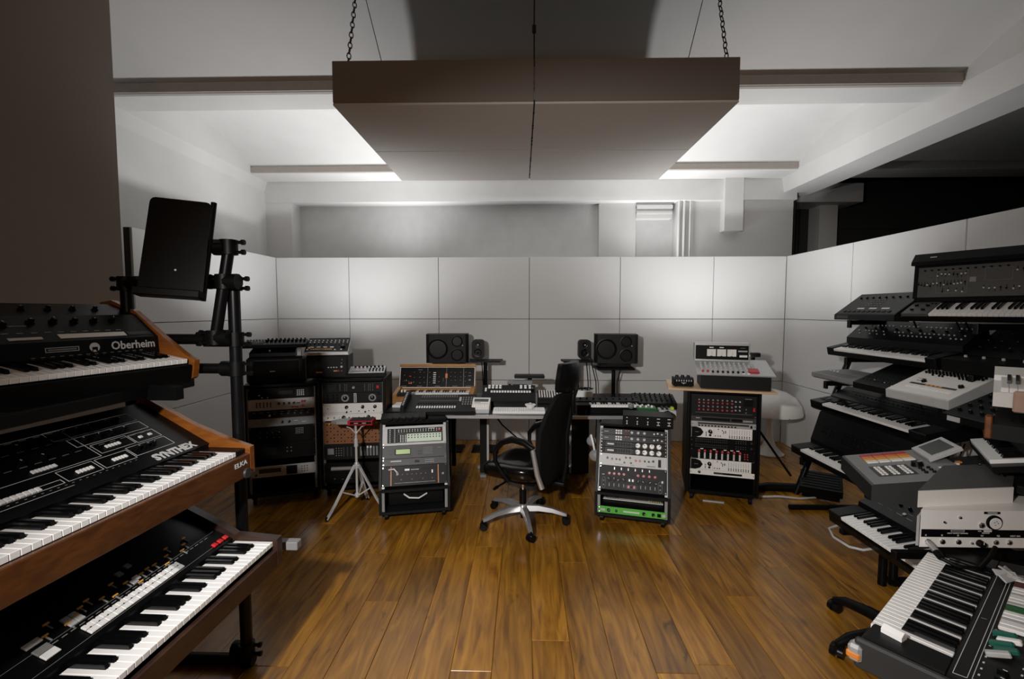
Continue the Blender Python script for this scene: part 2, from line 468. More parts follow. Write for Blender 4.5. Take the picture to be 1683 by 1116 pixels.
# conduits up the back wall
for x, r, lab in ((2.06, .018, 'left of the pair of thick white conduits on the back wall'), (2.13, .018, 'right of the pair of thick white conduits on the back wall'), (2.21, .012, 'thin white conduit right of the thick pair on the back wall')):
    mb = MB(); mb.tube([(x, 6.3, 2.0), (x, 6.3, 3.28)], r, 8)
    tag(mb.build('wall_conduit', 'plaster', smooth=50), lab, 'pipe', 'conduits on the back wall')
mb = MB(); mb.tube([(3.6, 6.33, 1.9), (3.6, 6.33, 3.06), (3.56, 6.33, 3.14), (3.56, 6.33, 3.2)], .014, 8)
tag(mb.build('dark_conduit', 'black', smooth=50), 'thin dark conduit on the wall corner above right partition', 'pipe')
mb = MB(); mb.tube([(3.62, 6.92, 2.62), (3.72, 6.92, 2.6), (3.76, 6.92, 2.5), (3.72, 6.92, 2.4), (3.62, 6.92, 2.38)], .006, 6)
tag(mb.build('cable_loop', 'black', smooth=50), 'small dark cable loop on the grey wall beyond right partition', 'cable')
# ceiling: shallow barrel vaults between cross beams
beams = [(-2.25, -1.9), (-0.05, 0.28), (1.65, 1.95), (3.76, 4.06), (5.90, 6.26)]
mb = MB()
ZS, ZC = 3.39, 3.62
def vault(y0, y1, x0=-3.6, x1=8.4, n=18):
    vs = []; fs = []
    for i in range(n + 1):
        t = i / n; y = y0 + (y1 - y0) * t
        z = ZS + (ZC - ZS) * (1 - (2 * t - 1) ** 2)
        vs += [(x0, y, z), (x1, y, z), (x0, y, z + .08), (x1, y, z + .08)]
    for i in range(n):
        a = 4 * i; b = a + 4
        fs += [(a, a + 1, b + 1, b), (a + 2, b + 2, b + 3, a + 3)]
    mb.add(vs, fs, convex=False)
for (a, b) in zip(beams[:-1], beams[1:]): vault(a[1] - .02, b[0] + .02)
vault(beams[-1][1] - .02, 7.3, 3.4)
mb.box(-3.8, 8.5, -2.7, 7.3, 3.76, 3.9)
ceil = struct(mb.build('ceiling', 'plaster', smooth=40))
for k, (y0, y1) in enumerate(beams):
    mb = MB(); mb.box(-3.6, 8.4, y0, y1, 3.30, 3.70, b=.012)
    struct(mb.build('trim_beam', 'plaster'))
    if k in (3, 4):
        # exposed steel edge on the room side of the beam
        mb = MB(); mb.box(-3.5, 3.36, y0 - .018, y0 + .01, 3.318, 3.385)
        tag(mb.build('beam_flange', 'beam_edge'), 'dull grey steel edge along the %s ceiling beam' % ('near' if k == 3 else 'far'), 'beam edge')
mb = MB(); mb.prism([(3.4, 3.14), (3.44, 3.10), (3.80, 3.10), (3.84, 3.14), (3.84, 3.75), (3.37, 3.75), (3.37, 3.30)], 0, 1)
# girder above the right partition (profile in x,z swept along y)
mb = MB(); pr = [(3.37, 3.75), (3.37, 3.32), (3.41, 3.12), (3.80, 3.12), (3.84, 3.32), (3.84, 3.75)]
mb.prism(pr, -2.6, 6.95, M=Matrix(((0, 1, 0, 0), (1, 0, 0, 0), (0, 0, 1, 0), (0, 0, 0, 1))))
struct(mb.build('trim_girder', 'plaster'))
mb = MB(); pr = [(-3.6, 3.75), (-3.6, 3.2), (-3.5, 3.17), (-3.46, 3.3), (-3.46, 3.75)]
mb.prism(pr, 3.3, 6.3, M=Matrix(((0, 1, 0, 0), (1, 0, 0, 0), (0, 0, 1, 0), (0, 0, 0, 1))))
struct(mb.build('trim_girder_left', 'plaster'))

# ---------------------------------------------------------------- hanging acoustic cloud: 2 x 2 boards in a tray
cl = thing('acoustic_cloud', 'large brown-grey acoustic ceiling raft hanging on chains above the desk', 'ceiling panel', T(0.055, 2.58, 2.69) @ RZ(0.4))
mb = MB()
for sx in (-1, 1):
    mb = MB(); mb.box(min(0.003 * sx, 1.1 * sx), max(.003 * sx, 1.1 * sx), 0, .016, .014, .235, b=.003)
    mb.build('front_board', 'cloud_shaded', cl)
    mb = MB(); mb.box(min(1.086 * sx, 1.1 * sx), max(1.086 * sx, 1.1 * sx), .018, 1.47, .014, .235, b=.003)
    mb.build('side_board', 'cloud_shaded', cl)
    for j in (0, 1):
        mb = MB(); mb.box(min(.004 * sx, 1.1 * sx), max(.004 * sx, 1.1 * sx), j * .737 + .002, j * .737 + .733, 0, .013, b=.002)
        mb.build('panel', 'cloud_lit', cl)
mb = MB(); mb.box(-1.08, 1.08, .02, 1.45, .013, .03); mb.box(-1.08, 1.08, 1.45, 1.466, .013, .235)
mb.build('tray', 'steel_dark', cl)
mb = MB()
for y in (.12, .3, .34, .5, .55, .62, .9, .95, 1.1, 1.3): mb.cyl((0, y, -.002), (0, y, .002), .006, .006, 8)
mb.build('screw_heads', 'black', cl)['kind'] = 'stuff'
# chains
def chain(p0, p1, name, label, lk=.052):
    p0 = Vector(p0); p1 = Vector(p1); L = (p1 - p0).length; n = int(L / (lk * .78)); d = (p1 - p0).normalized()
    ch = thing(name, label, 'chain', T(*p0), 'chains holding the ceiling raft')
    q = d.to_track_quat('Z', 'Y').to_matrix().to_4x4()
    def lnk(mb):
        pts = []
        for i in range(14):
            t = 2 * math.pi * i / 14
            pts.append((math.cos(t) * .011, 0, math.sin(t) * .017 + (lk / 2 - .02) * (1 if math.sin(t) > 0 else -1)))
        mb.tube(pts, .0032, 5, closed=True)
    for i in range(n):
        inst('chain_link', ('link', lk), lnk, 'steel_dark', ch, q @ T(0, 0, (i + .5) * L / n) @ RZ(90 * (i % 2) + 35), 60)
    return ch
chain((-1.0, 2.68, 2.932), (-1.03, 2.95, 3.58), 'hanging_chain', 'left front chain holding the ceiling raft')
chain((1.125, 2.68, 2.932), (1.16, 2.95, 3.58), 'hanging_chain', 'right front chain holding the ceiling raft')
chain((-1.0, 3.95, 2.932), (-1.02, 3.80, 3.40), 'hanging_chain', 'rear left chain of the ceiling raft')
chain((1.13, 3.95, 2.932), (1.15, 3.80, 3.40), 'hanging_chain', 'rear right chain of the ceiling raft')
for sx, side in ((-1, 'left'), (1, 'right')):
    mb = MB()
    x = .055 + sx * 1.03
    mb.tube([(x, 2.92, 3.50), (x - sx * .17, 2.75, 2.925)], .0025, 5)
    tag(mb.build('guy_wire', 'steel_dark', smooth=60), 'thin slanting wire beside the %s raft chain' % side, 'wire')
mb = MB(); mb.tube([(.055, 2.66, 2.925), (.055, 2.7, 3.15), (.057, 2.75, 3.35), (.057, 2.8, 3.6)], .004, 6)
mb.cyl((.055, 2.7, 3.13), (.055, 2.705, 3.17), .011, .011, 8)
tag(mb.build('centre_cable', 'steel_dark', smooth=60), 'dark suspension cable at the middle of the ceiling raft', 'cable')
# ================================================================ left keyboard tower
def tubes(mb, segs, r, n=10):
    for a, b in segs: mb.cyl(a, b, r, r, n)
st = thing('keyboard_stand', 'tall black tubular keyboard stand carrying three keyboards at the left', 'stand', T(-1.45, 1.93, 0))
def sp(x, y, z): return (x + 1.45, y - 1.93, z)
PF, PB = -1.225, -1.685
def post(x, y, z1, z0=0.0):
    mb = MB(); mb.cyl(sp(x, y, z0), sp(x, y, z1), .0245, .0245, 16); mb.cyl(sp(x, y, z1), sp(x, y, z1 + .012), .0265, .02, 16)
    return mb.build('post', 'black_satin', st, 40)
def clamp_part(x, y, z, ax='x', par=st, off=sp, sg=1):
    mb = MB(); p = Vector(off(x, y, z))
    mb.cyl(p - Vector((0, 0, .03)), p + Vector((0, 0, .03)), .034, .034, 12)
    d = Vector((sg, 0, 0)) if ax == 'x' else Vector((0, 1, 0))
    mb.cyl(p, p + d * .06, .033, .033, 12)
    for dz in (-.02, .02):
        mb.cyl(p + Vector((0, 0, dz)) - d * .03, p + Vector((0, 0, dz)) - d * .058, .007, .007, 6)
        mb.cyl(p + Vector((0, 0, dz)) - d * .052, p + Vector((0, 0, dz)) - d * .066, .011, .011, 6)
    return mb.build('clamp', 'black', par, 40)
for x in (PF, PB):
    for y in (1.93, .62): post(x, y, 1.69)
for z in (1.685, 1.45, 1.325):
    mb = MB(); mb.cyl(sp(PF, 1.93, z), sp(PB, 1.93, z), .0225, .0225, 14); mb.build('cross_bar', 'black', st, 40)
    clamp_part(PB, 1.93, z); clamp_part(PF, 1.93, z, sg=-1)
clamp_part(PF - .10, 1.93, 1.45)
for x in (PF, PB):
    mb = MB(); mb.cyl(sp(x, .62, 1.655), sp(x, 1.93, 1.655), .018, .018, 12)
# feet and low rails
for y in (1.93, .62):
    mb = MB(); mb.cyl(sp(-1.80, y, .026), sp(PF + .03, y, .026), .025, .025, 12); mb.build('foot_bar', 'black', st, 40)
    clamp_part(PF, y, .075, sg=-1); clamp_part(PB, y, .075)
# slanted tube carrying the flat panel
mb = MB(); mb.cyl(sp(-1.205, 1.885, 1.85), sp(-1.285, 1.885, 1.43), .0225, .0225, 14); mb.build('slanted_tube', 'black_satin', st, 40)
clamp_part(-1.209, 1.885, 1.83, 'x', sg=-1); clamp_part(-1.28, 1.885, 1.46, 'x'); clamp_part(-1.235, 1.885, 1.69, 'x')
mb = MB(); mb.cyl(sp(-1.21, 1.86, 1.83), sp(-1.36, 1.86, 1.83), .02, .02, 12); mb.build('holder_arm', 'black', st, 40)
# rails under each keyboard, along the tower
for (x, z) in ((PF - .20, 1.268), (PB - .02, 1.268), (PF - .04, .877), (PB + .06, .877), (PF - .02, .537), (PB + .2, .537)):
    mb = MB(); mb.box(*[c for c in (sp(x, .62, 0)[0] - .018, sp(x, .62, 0)[0] + .018, .62 - 1.93, 0.0, z - .02, z + .02)], b=.004); mb.build('rail', 'black', st)
mb = MB(); mb.box(*(sp(-1.13, 0, 0)[0] - .19, sp(-1.13, 0, 0)[0] + .19, -.09, -.05, .575, .61), b=.003); mb.build('side_arm', 'mid_grey', st)
mb = MB(); mb.prism([(0, 0), (.10, .0), (.22, .05), (.22, .075), (0, .05)], -.02, .02, M=T(*sp(-1.30, 1.70, 1.235)) @ RZ(90)); mb.build('bracket', 'black', st)

# flat black panel held above the stand
fp = thing('display_panel', 'large flat black rectangular panel tilted on top of the left stand', 'panel', T(-1.362, 1.80, 1.815) @ RZ(14) @ RY(4) @ RX(-10))
mb = MB()
pts = []
for cx, cz, a0 in ((.088, .175, 0), (-.088, .175, 90), (-.112 + .02, -.17, 180), (.112 - .02, -.17, 270)):
    for k in range(4):
        a = math.radians(a0 + 30 * k); pts.append((cx + .02 * math.cos(a), cz + .02 * math.sin(a)))
mb.slab(pts, -.012, .012, M=RX(90)); mb.build('board', 'black', fp)
mb = MB(); mb.box(-.112, .116, -.05, .014, -.20, -.17, b=.004); mb.build('bottom_ledge', 'black', fp)
mb = MB(); mb.cyl((.106, .012, -.2), (.106, .012, .205), .011, .011, 10); mb.build('edge_rod', 'black_satin', fp, 40)
mb = MB(); mb.cyl((0.01, -.013, -.09), (0.01, -.0155, -.09), .004, .004, 8); mb.build('indicator', 'print', fp)

# ---- middle keyboard: wooden case, many small panel frames
W = 1.04
kb = thing('synthesizer', 'analog synthesizer with walnut case and white buttons, middle of the left stand', 'synthesizer', T(-1.19, .83, .90) @ RZ(86.6))
mb = MB(); mb.prism([(.02, .0), (.47, .0), (.47, .285), (.175, .122), (.172, .07), (.02, .07)], .03, W - .03); mb.build('body', 'black', kb)
for x0 in (0, W - .026):
    mb = MB(); mb.prism([(-.005, 0), (.48, 0), (.48, .325), (.25, .205), (.10, .145), (-.005, .112)], x0, x0 + .026); mb.build('end_cheek', 'walnut_orange', kb)
mb = MB(); mb.box(.026, W - .026, -.004, .016, -.005, .088, b=.003); fr = mb.build('front_rail', 'walnut', kb)
mb = MB(); mb.box(.026, .107, .016, .172, .07, .108, b=.003); mb.box(.957, W - .026, .016, .172, .07, .108, b=.003); mb.build('key_block', 'black_satin', kb)
keys(kb, T(.109, .014, .107), 36, 0, L=.155, lb=.68)
text_mesh('ELKA', .026, T(.955, -.006, .058) @ RX(90), fr, 'print', bold=.0006, sx=1.25)
mb = MB(); mb.cyl((.99, -.004, .012), (.99, -.012, .012), .022, .02, 16); mb.build('badge', 'dark_grey', fr, 40)
pm = slope(.175, .1235, .47, .2865)
p = Panel(kb, pm)
mb = MB(); mb.box(.027, W - .027, -.004, .335, -.001, .0015); mb.build('control_panel', 'black_satin', kb, M=pm)
p = Panel(kb, pm @ T(0, 0, .0016))
p.text('SYNTHEX', .865, .022, .046, name='logo', bold=.0022, sx=.92)
p.frames([(.74, .905, .062, .115), (.62, .735, .055, .108), (.50, .612, .055, .108), (.15, .49, .055, .075),
          (.80, .905, .122, .172), (.665, .795, .125, .178), (.63, .905, .185, .232), (.60, .905, .240, .292),
          (.36, .655, .115, .29), (.20, .35, .115, .165), (.15, .35, .172, .225), (.10, .35, .232, .292), (.05, .14, .06, .29)], .0016)
p.btns(grid(.665, .708, 5), (.078,), .0085, .015, .006)
p.btns(grid(.545, .588, 5), (.078,), .0085, .015, .006)
p.btns(grid(.27, .42, 11), (.064,), .012, .017, .006)
p.btns((.83, .87), (.145,), .014, .012, .006)
p.btns(grid(.70, .745, 5), (.148,), .0085, .014, .006)
p.btns(grid(.46, .52, 7), (.135,), .0085, .014, .006)
p.btns((.25, .262, .274), (.135,), .0105, .014, .006)
kw = dict(r=.0085, h=.017, skirt=.35)
p.knobs((.765, .80, .835), (.092,), **kw)
p.knobs((.665, .715, .765, .815), (.205,), **kw)
p.knobs((.63, .68, .73, .785, .84), (.265,), **kw)
p.knobs((.40, .46, .52), (.18,), **kw); p.knobs((.42, .50, .58), (.25,), **kw)
p.knobs((.30,), (.14,), **kw); p.knobs((.19, .25, .31), (.20,), **kw); p.knobs((.16, .22, .29), (.26,), **kw)
p.rects([(u, v, .02, .002) for u in grid(.38, .86, 13) for v in (.168, .234, .283)] + [(u, .046, .006, .002) for u in grid(.27, .72, 22)], m='print_dim')
p.rects([(.30, .035, .40, .0012)], m='print', name='printed_line')

# ---- top keyboard: black with walnut cheeks
kb = thing('synthesizer', 'black synthesizer with orange walnut end cheek, top keyboard on the left stand', 'synthesizer', T(-1.573, .90, 1.29) @ RZ(78) @ RX(9))
W = 1.0
mb = MB(); mb.prism([(.0, .0), (.50, -.0), (.50, .225), (.44, .242), (.31, .218), (.185, .148), (.172, .094), (.165, .055), (.0, .055)], .025, W - .024); mb.build('body', 'black_satin', kb)
for x0 in (0, W - .024):
    mb = MB(); mb.prism([(-.012, .01), (.0, .0), (.51, .0), (.51, .24), (.45, .258), (.32, .233), (.17, .155), (.03, .092), (-.012, .082)], x0, x0 + .024); mb.build('end_cheek', 'walnut_orange', kb)
mb = MB(); mb.box(.024, W - .024, -.006, .014, -.012, .062, b=.004); mb.build('front_lip', 'black', kb)
keys(kb, T(.118, .010, .084), 36, 0, L=.155, lb=.68)
# name strip facing the player
pm = slope(.1715, .0945, .185, .149); p = Panel(kb, pm)
p.text('Oberheim', .875, .027, .044, name='logo', bold=.0008, sx=.92)
def mark(mb):
    mb.cyl((0, 0, 0), (0, 0, .001), .017, .017, 20)
inst('emblem', 'ob', mark, 'print', kb, pm @ T(.735, .027, 0))
mb = MB()
for (x, y, ww, hh) in ((0, -.004, .018, .010), (.006, -.012, .006, .006), (-.008, -.012, .004, .004)): mb.box(x - ww / 2, x + ww / 2, y - hh / 2, y + hh / 2, .001, .0016)
mb.build('emblem_relief', 'black', kb, M=pm @ T(.735, .027, 0))
p.frames([(.585, .685, .019, .035)], .002); p.rects([(.635, .027, .085, .005)], m='print_dim')
p.rects([(u, .004, .012, .002) for u in grid(.55, .9, 14)], m='print_dim')
pm = slope(.186, .149, .31, .2185); p = Panel(kb, pm)
p.plate(.64, .86, .012, .034, .002, 'ivory', 'label_strip'); p.plate(.50, .59, .012, .024, .002, 'print', 'label_strip'); p.plate(.87, .96, .014, .034, .001, 'dark_grey', 'label_strip')
p.rects([(u, .048, .018, .004) for u in grid(.2, .85, 18)], m='print_dim')
p.btns(grid(.2, .46, 12), (.02,), .012, .012, .005, 'dark_grey')
p.knobs(grid(.60, .86, 5), (.105,), r=.010, h=.018, skirt=.3); p.knobs(grid(.18, .52, 6), (.09,), r=.009, h=.016, skirt=.3)
p.rects([(.55, .085, .06, .004)], m='print_dim')
pm = slope(.31, .2185, .44, .2425); p = Panel(kb, pm)
p.knobs(grid(.16, .86, 10), (.06,), r=.009, h=.016, skirt=.3)

# ---- lowest keyboard: rosewood, tab switches and a long white selector strip
kb = thing('string_keyboard', 'dark rosewood keyboard with red buttons and long white selector strip, lowest left', 'keyboard', T(-1.015, .80, .55) @ RZ(88.3))
W = 1.0
mb = MB(); mb.prism([(.02, 0), (.46, 0), (.46, .235), (.18, .112), (.174, .06), (.02, .06)], .03, W - .03); mb.build('body', 'black_satin', kb)
for x0 in (0, W - .034):
    mb = MB(); mb.prism([(-.005, .0), (.47, .0), (.47, .265), (.42, .255), (.22, .155), (.17, .125), (-.005, .112)], x0, x0 + .034); mb.build('end_cheek', 'rosewood', kb)
mb = MB(); mb.box(.034, W - .034, -.003, .015, -.004, .07, b=.003); mb.build('front_rail', 'rosewood', kb)
mb = MB(); mb.box(.034, .117, .015, .174, .06, .103, b=.003); mb.box(.967, W - .034, .015, .174, .06, .103, b=.003); mb.build('key_block', 'charcoal', kb)
keys(kb, T(.119, .012, .102), 36, 0, L=.155, lb=.68)
pm = slope(.18, .1135, .46, .2365); p = Panel(kb, pm)
p.btns((.885, .915, .945), (.018,), .019, .018, .008, 'red_bright', 'red_button')
# white strip of selectors, two rows
for i in range(13):
    for j in (0, 1):
        p.btn(.41 + i * .0262, .028 + j * .019, .0255, .018, .006, 'white_key' if i < 12 else 'light_grey', 'selector_key')
p.rects([(.41 + i * .0262, .038 + j * .016, .004, .003) for i in range(13) for j in (0, 1)], t=.0064, m='black')
p.btns((.30, .318), (.045,), .02, .022, .005, 'white_key', 'selector_key'); p.btns((.30, .318), (.068,), .02, .022, .005, 'mid_grey', 'selector_key')
for (u, v, q) in ((.40, .085, 1), (.422, .085, 1), (.40, .105, 1), (.422, .105, 1), (.60, .085, 1), (.615, .092, 0), (.60, .14, 2), (.64, .15, 2), (.30, .10, 1), (.32, .10, 1)):
    p.btn(u, v, .02, .019, .005, ('white_key', 'light_grey', 'mid_grey')[q], 'selector_key')
for i, u in enumerate(grid(.34, .85, 20)):
    v = .10 + .03 * math.sin(i * 1.7) * (i % 3 > 0) - .02
    def lev(mb):
        mb.box(-.0015, .0015, -.008, .014, 0, .003); mb.mi = 1; mb.box(-.008, .008, .012, .017, .002, .006)
    inst('tab_switch', 'lev', lev, ['print_dim', 'amber'], kb, pm @ T(u, v + .004, 0))
p.rects([(u, .066, .015, .0025) for u in grid(.34, .9, 24)], m='print_dim')
p.rects([(.5, .075, .9, .001), (.5, .016, .88, .001)], m='print_dim', name='printed_line')
# ================================================================ racks
U = .0445
FP = lambda h: T(0, -.0045, h / 2) @ RX(90)
def rack_unit(RM, cx, z, n, label, face='black_satin', depth=.28, name='rack_unit', cat='rack unit', w=.483, screws='chrome', group=None):
    h = n * U - .0012
    t = thing(name, label, cat, RM @ T(cx, 0, z), group)
    mb = MB(); mb.box(-w / 2, w / 2, -.004, 0, 0, h, b=.0012); mb.build('faceplate', face, t)
    mb = MB(); mb.box(-w / 2 + .022, w / 2 - .022, .0002, depth, .001, h - .001); mb.build('chassis', 'black', t)
    p = Panel(t, FP(h))
    for sx in (-1, 1):
        for sy in ((-1, 1) if n > 1 else (0,)):
            inst('screw', 'screw', lambda mb: mb.cyl((0, 0, 0), (0, 0, .0025), .0042, .0036, 8), screws, t, p.M @ T(sx * (w / 2 - .009), sy * (h / 2 - .010), 0))
    return t, p, h

# ---- tall rack, right of the chair, under a wooden shelf
RM = T(1.345, 3.80, 0) @ RZ(-15)
def tall_rack(RM, w, h, d, label, z0=.075, rails='black_satin'):
    r = thing('rack_cabinet', label, 'rack', RM)
    for x in (0, w - .022):
        mb = MB(); mb.box(x, x + .022, -.012, d, z0, h, b=.004); mb.build('side_panel', 'black', r)
    mb = MB(); mb.box(.022, w - .022, -.012, d, h - .022, h, b=.003); mb.build('top_panel', 'black', r)
    mb = MB(); mb.box(.022, w - .022, -.012, d, z0, z0 + .025, b=.003); mb.build('bottom_panel', 'black', r)
    mb = MB(); mb.box(.022, w - .022, d - .012, d - .002, z0 + .025, h - .022); mb.build('back_panel', 'black', r)
    for x in (.0225, w - .0405):
        mb = MB(); mb.box(x, x + .018, .001, .02, z0 + .03, h - .03); mb.build('rail', rails, r)
    for x in (.05, w - .05):
        for y in (.05, d - .06):
            mb = MB(); mb.cyl((x - .011, y, .028), (x + .011, y, .028), .028, .028, 14); mb.box(x - .02, x + .02, y - .02, y + .02, .05, z0 + .001); mb.build('caster', 'black', r, 40)
    return r
tall_rack(RM, .548, .925, .45, 'tall black equipment rack right of the chair, under the wooden shelf')
z = .895; cx = .274
def down(n):
    global z
    z -= n * U
    return z
t, p, h = rack_unit(RM, cx, down(4), 4, 'black four-unit mixer with red and grey knobs, topmost in the right rack', 'charcoal', name='rack_mixer')
us = grid(-.185, .06, 8)
p.knobs(us, (.045, .005 - .012), r=.0075, h=.013, mats=('mid_grey', 'print'))
p.knobs(us, (.022, -.035), r=.0085, h=.014, mats=('red', 'print'))
p.knobs((.088, .118), (.04, -.0, -.03), r=.007, h=.012, mats=('light_grey', 'red'))
p.plate(.145, .215, .005, .06, .002, 'black', 'meter_window'); p.rects([(.18, .064, .05, .004), (.18, .03, .05, .002), (0, -.06, .42, .0015)], m='print_dim')
p.btn(.222, -.018, .016, .03, .008, 'red', 'rocker_switch'); p.knobs((.165,), (-.02, -.045), r=.009, h=.012, mats=('dark_grey', 'print'))
t, p, h = rack_unit(RM, cx, down(1), 1, 'dark grey single-unit patch device under the red-knob rack mixer', 'dark_grey')
p.plate(-.16, .05, -.012, .010, .001, 'black', 'display'); p.plate(.06, .14, -.012, .010, .001, 'black', 'display'); p.rects([(-.19, .004, .03, .004), (.18, 0, .07, .003), (.18, -.008, .07, .003)], m='print')
t, p, h = rack_unit(RM, cx, down(1), 1, 'silver single-unit converter with a row of dark buttons, right rack', 'brushed')
p.plate(-.19, .19, -.002, .013, .001, 'dark_grey', 'display'); p.btns(grid(-.18, .09, 12), (-.012,), .014, .010, .004, 'black'); p.btn(.207, -.003, .015, .022, .002, 'black')
def channel(nm):
    t, p, h = rack_unit(RM, cx - .0, down(2), 2, 'white channel strip with black scooped left end, %s in the right rack' % nm, 'ivory', w=.475)
    mb = MB(); pts = [(-.236, -.042), (-.236, .042), (-.20, .042), (-.165, .03), (-.145, .0), (-.165, -.03), (-.20, -.042)]
    mb.slab(pts, 0, .004, M=p.M); mb.build('scoop', 'black', t)
    mb = MB(); mb.box(.215, .2375, -.044, .044, 0, .003, M=p.M); mb.build('end_cap', 'black', t)
    p.rects([(-.195, .0, .03, .003)], t=.0046, m='print_dim')
    p.knob(-.095, .008, r=.0165, h=.02, name='large_knob'); p.btn(-.095, -.022, .016, .016, .006, 'black')
    p.many([(-.125, v) for v in (.0, -.014, -.026)] + [(u, -.025) for u in (-.055, -.035, -.018)] + [(u, v) for u, v in ((-.005, .022), (.005, .012), (.02, .016), (.005, .0), (.02, .006), (-.035, .03))], r=.0045)
    p.many([(u, v) for u in grid(.05, .195, 9) for v in (-.02, -.032)], r=.0045)
    p.rects([(u, .012, .0022, .04) for u in grid(.05, .195, 9)] + [(-.068, 0, .001, .08)], m='mid_grey', name='printed_scales')
channel('upper one')
for nm in ('upper', 'lower'):
    t, p, h = rack_unit(RM, cx, down(1), 1, 'black single-unit preamp crowded with small knobs, %s of the pair' % nm, 'black')
    p.many([(u, v) for u in grid(-.2, .03, 16) for v in (.009, -.009)], r=.0055, h=.008, m='dark_grey'); p.rects([(u, v, .004, .004) for u in grid(.10, .17, 5) for v in (.008, -.008)], m='print_dim'); p.btn(.212, 0, .014, .016, .003, 'dark_grey')
t, p, h = rack_unit(RM, cx, down(2), 2, 'black eight-channel unit with red knobs and white ladder meters', 'black')
for i, u in enumerate(grid(-.175, .13, 8)):
    p.knob(u, .025, r=.0115, h=.014, mats=('red', 'print'))
    p.btns((u,), grid(-.036, .006, 6), .013, .006, .002, 'ivory', 'meter_segment')
p.btns((-.155, -.06, .02, .07, .115), (.04,), .022, .007, .002, 'ivory'); p.knobs((.165, .185), (.018, .0, -.02), r=.006, h=.01, mats=('red', 'print'))
channel('lower one')
t, p, h = rack_unit(RM, cx, down(1), 1, 'white single-unit power conditioner with dark slot, bottom of the right rack', 'ivory')
p.knob(-.17, 0, r=.011, h=.008); p.plate(-.06, .15, -.008, .008, .001, 'black', 'display'); p.rects([(u, v, .005, .003) for u in grid(-.05, .0, 6) for v in (.004, -.004)], t=.0016, m='print_dim')
mb = MB(); mb.box(.14, .30, -.05, -.03, .06, .068); tag(mb.build('metal_strip', 'light_grey', M=RM @ T(0, .06, -.06)), 'short bright metal strip lying on the floor under right rack', 'strip')

# wooden shelf and mixing console
SM = RM @ T(-.155, -.07, .9262)
mb = MB(); mb.box(0, .80, 0, .50, 0, .016, b=.003)
tag(mb.build('wooden_shelf', 'pine', M=SM), 'pale pine board lying on top of the right tall rack', 'shelf')
CM = SM @ T(.235, .035, .0165)
con = thing('mixing_console', 'small vintage mixing console with three white meters on the pine shelf', 'mixer', CM)
mb = MB(); mb.box(.02, .53, .02, .36, .0, .115, b=.003); mb.build('base', 'charcoal', con)
cp = slope(0, .115, .36, .205)
mb = MB(); mb.box(-.015, .56, 0, .37, -.006, .006, b=.003); mb.build('top_plate', 'brushed', con, M=cp)
mb = MB(); mb.prism([(.03, .115), (.36, .115), (.36, .2)], .02, .025); mb.prism([(.03, .115), (.36, .115), (.36, .2)], .525, .53); mb.build('side_wedge', 'mid_grey', con)
p = Panel(con, cp @ T(0, 0, .006))
us = grid(.035, .37, 10)
p.knobs(us, (.10, .15, .20, .25), r=.010, h=.016, mats=('light_grey', 'black'))
p.btns(us[2:9], (.05,), .016, .022, .012, 'black', 'fader_cap'); p.btns(us[:2], (.06,), .018, .022, .012, 'red', 'fader_cap'); p.btns(us[8:], (.025,), .02, .012, .008, 'white_key', 'fader_cap')
p.plate(.375, .45, .05, .13, .012, 'red', 'master_fader_block'); p.knobs((.40, .425), (.16, .2), r=.010, h=.016, mats=('light_grey', 'black'))
mbm = thing
mb = MB(); mb.box(-.012, .425, .30, .40, .195, .355, b=.004); br = mb.build('meter_bridge', 'brushed', con)
q = Panel(br, T(0, .2995, .275) @ RX(90))
q.plate(-.002, .415, -.062, .058, .002, 'black', 'bridge_face')
q = Panel(br, T(0, .297, .275) @ RX(90))
for u in (.125, .205, .285):
    q.plate(u - .035, u + .035, -.035, .025, .003, 'ivory', 'meter'); q.rects([(u, -.034, .012, .006)], t=.0034, m='black', name='meter_pivot'); q.rects([(u + .004, -.01, .001, .03)], t=.0036, m='black', name='meter_needle')
q.rects([(.125, .04, .034, .008), (.205, .04, .034, .008)], m='ivory'); q.plate(.335, .405, .005, .017, .002, 'light_grey', 'label_plate'); q.plate(.345, .405, -.04, -.022, .002, 'ivory', 'label_plate'); q.rects([(.37, .038, .04, .003)], m='print_dim')

bx = thing('effect_box', 'small black box with three top knobs on left end of the pine shelf', 'effect box', SM @ T(.045, .08, .0165) @ RZ(6))
mb = MB(); mb.prism([(0, .008), (.10, .008), (.10, .075), (.03, .075), (0, .06)], 0, .16); mb.build('case', 'black', bx)
p = Panel(bx, T(0, .05, .075)); p.knobs((.035, .08, .125), (.01,), r=.014, h=.018)
p = Panel(bx, T(0, -.0005, .04) @ RX(90)); p.rects([(u, .012, .007, .012) for u in grid(.025, .14, 7)] + [(.08, -.006, .04, .003), (.08, -.012, .01, .006)], m='print')
mb = MB()
for x in (.02, .14):
    for y in (.02, .08): mb.cyl((x, y, 0), (x, y, .009), .008, .008, 8)
mb.build('feet', 'black', bx)

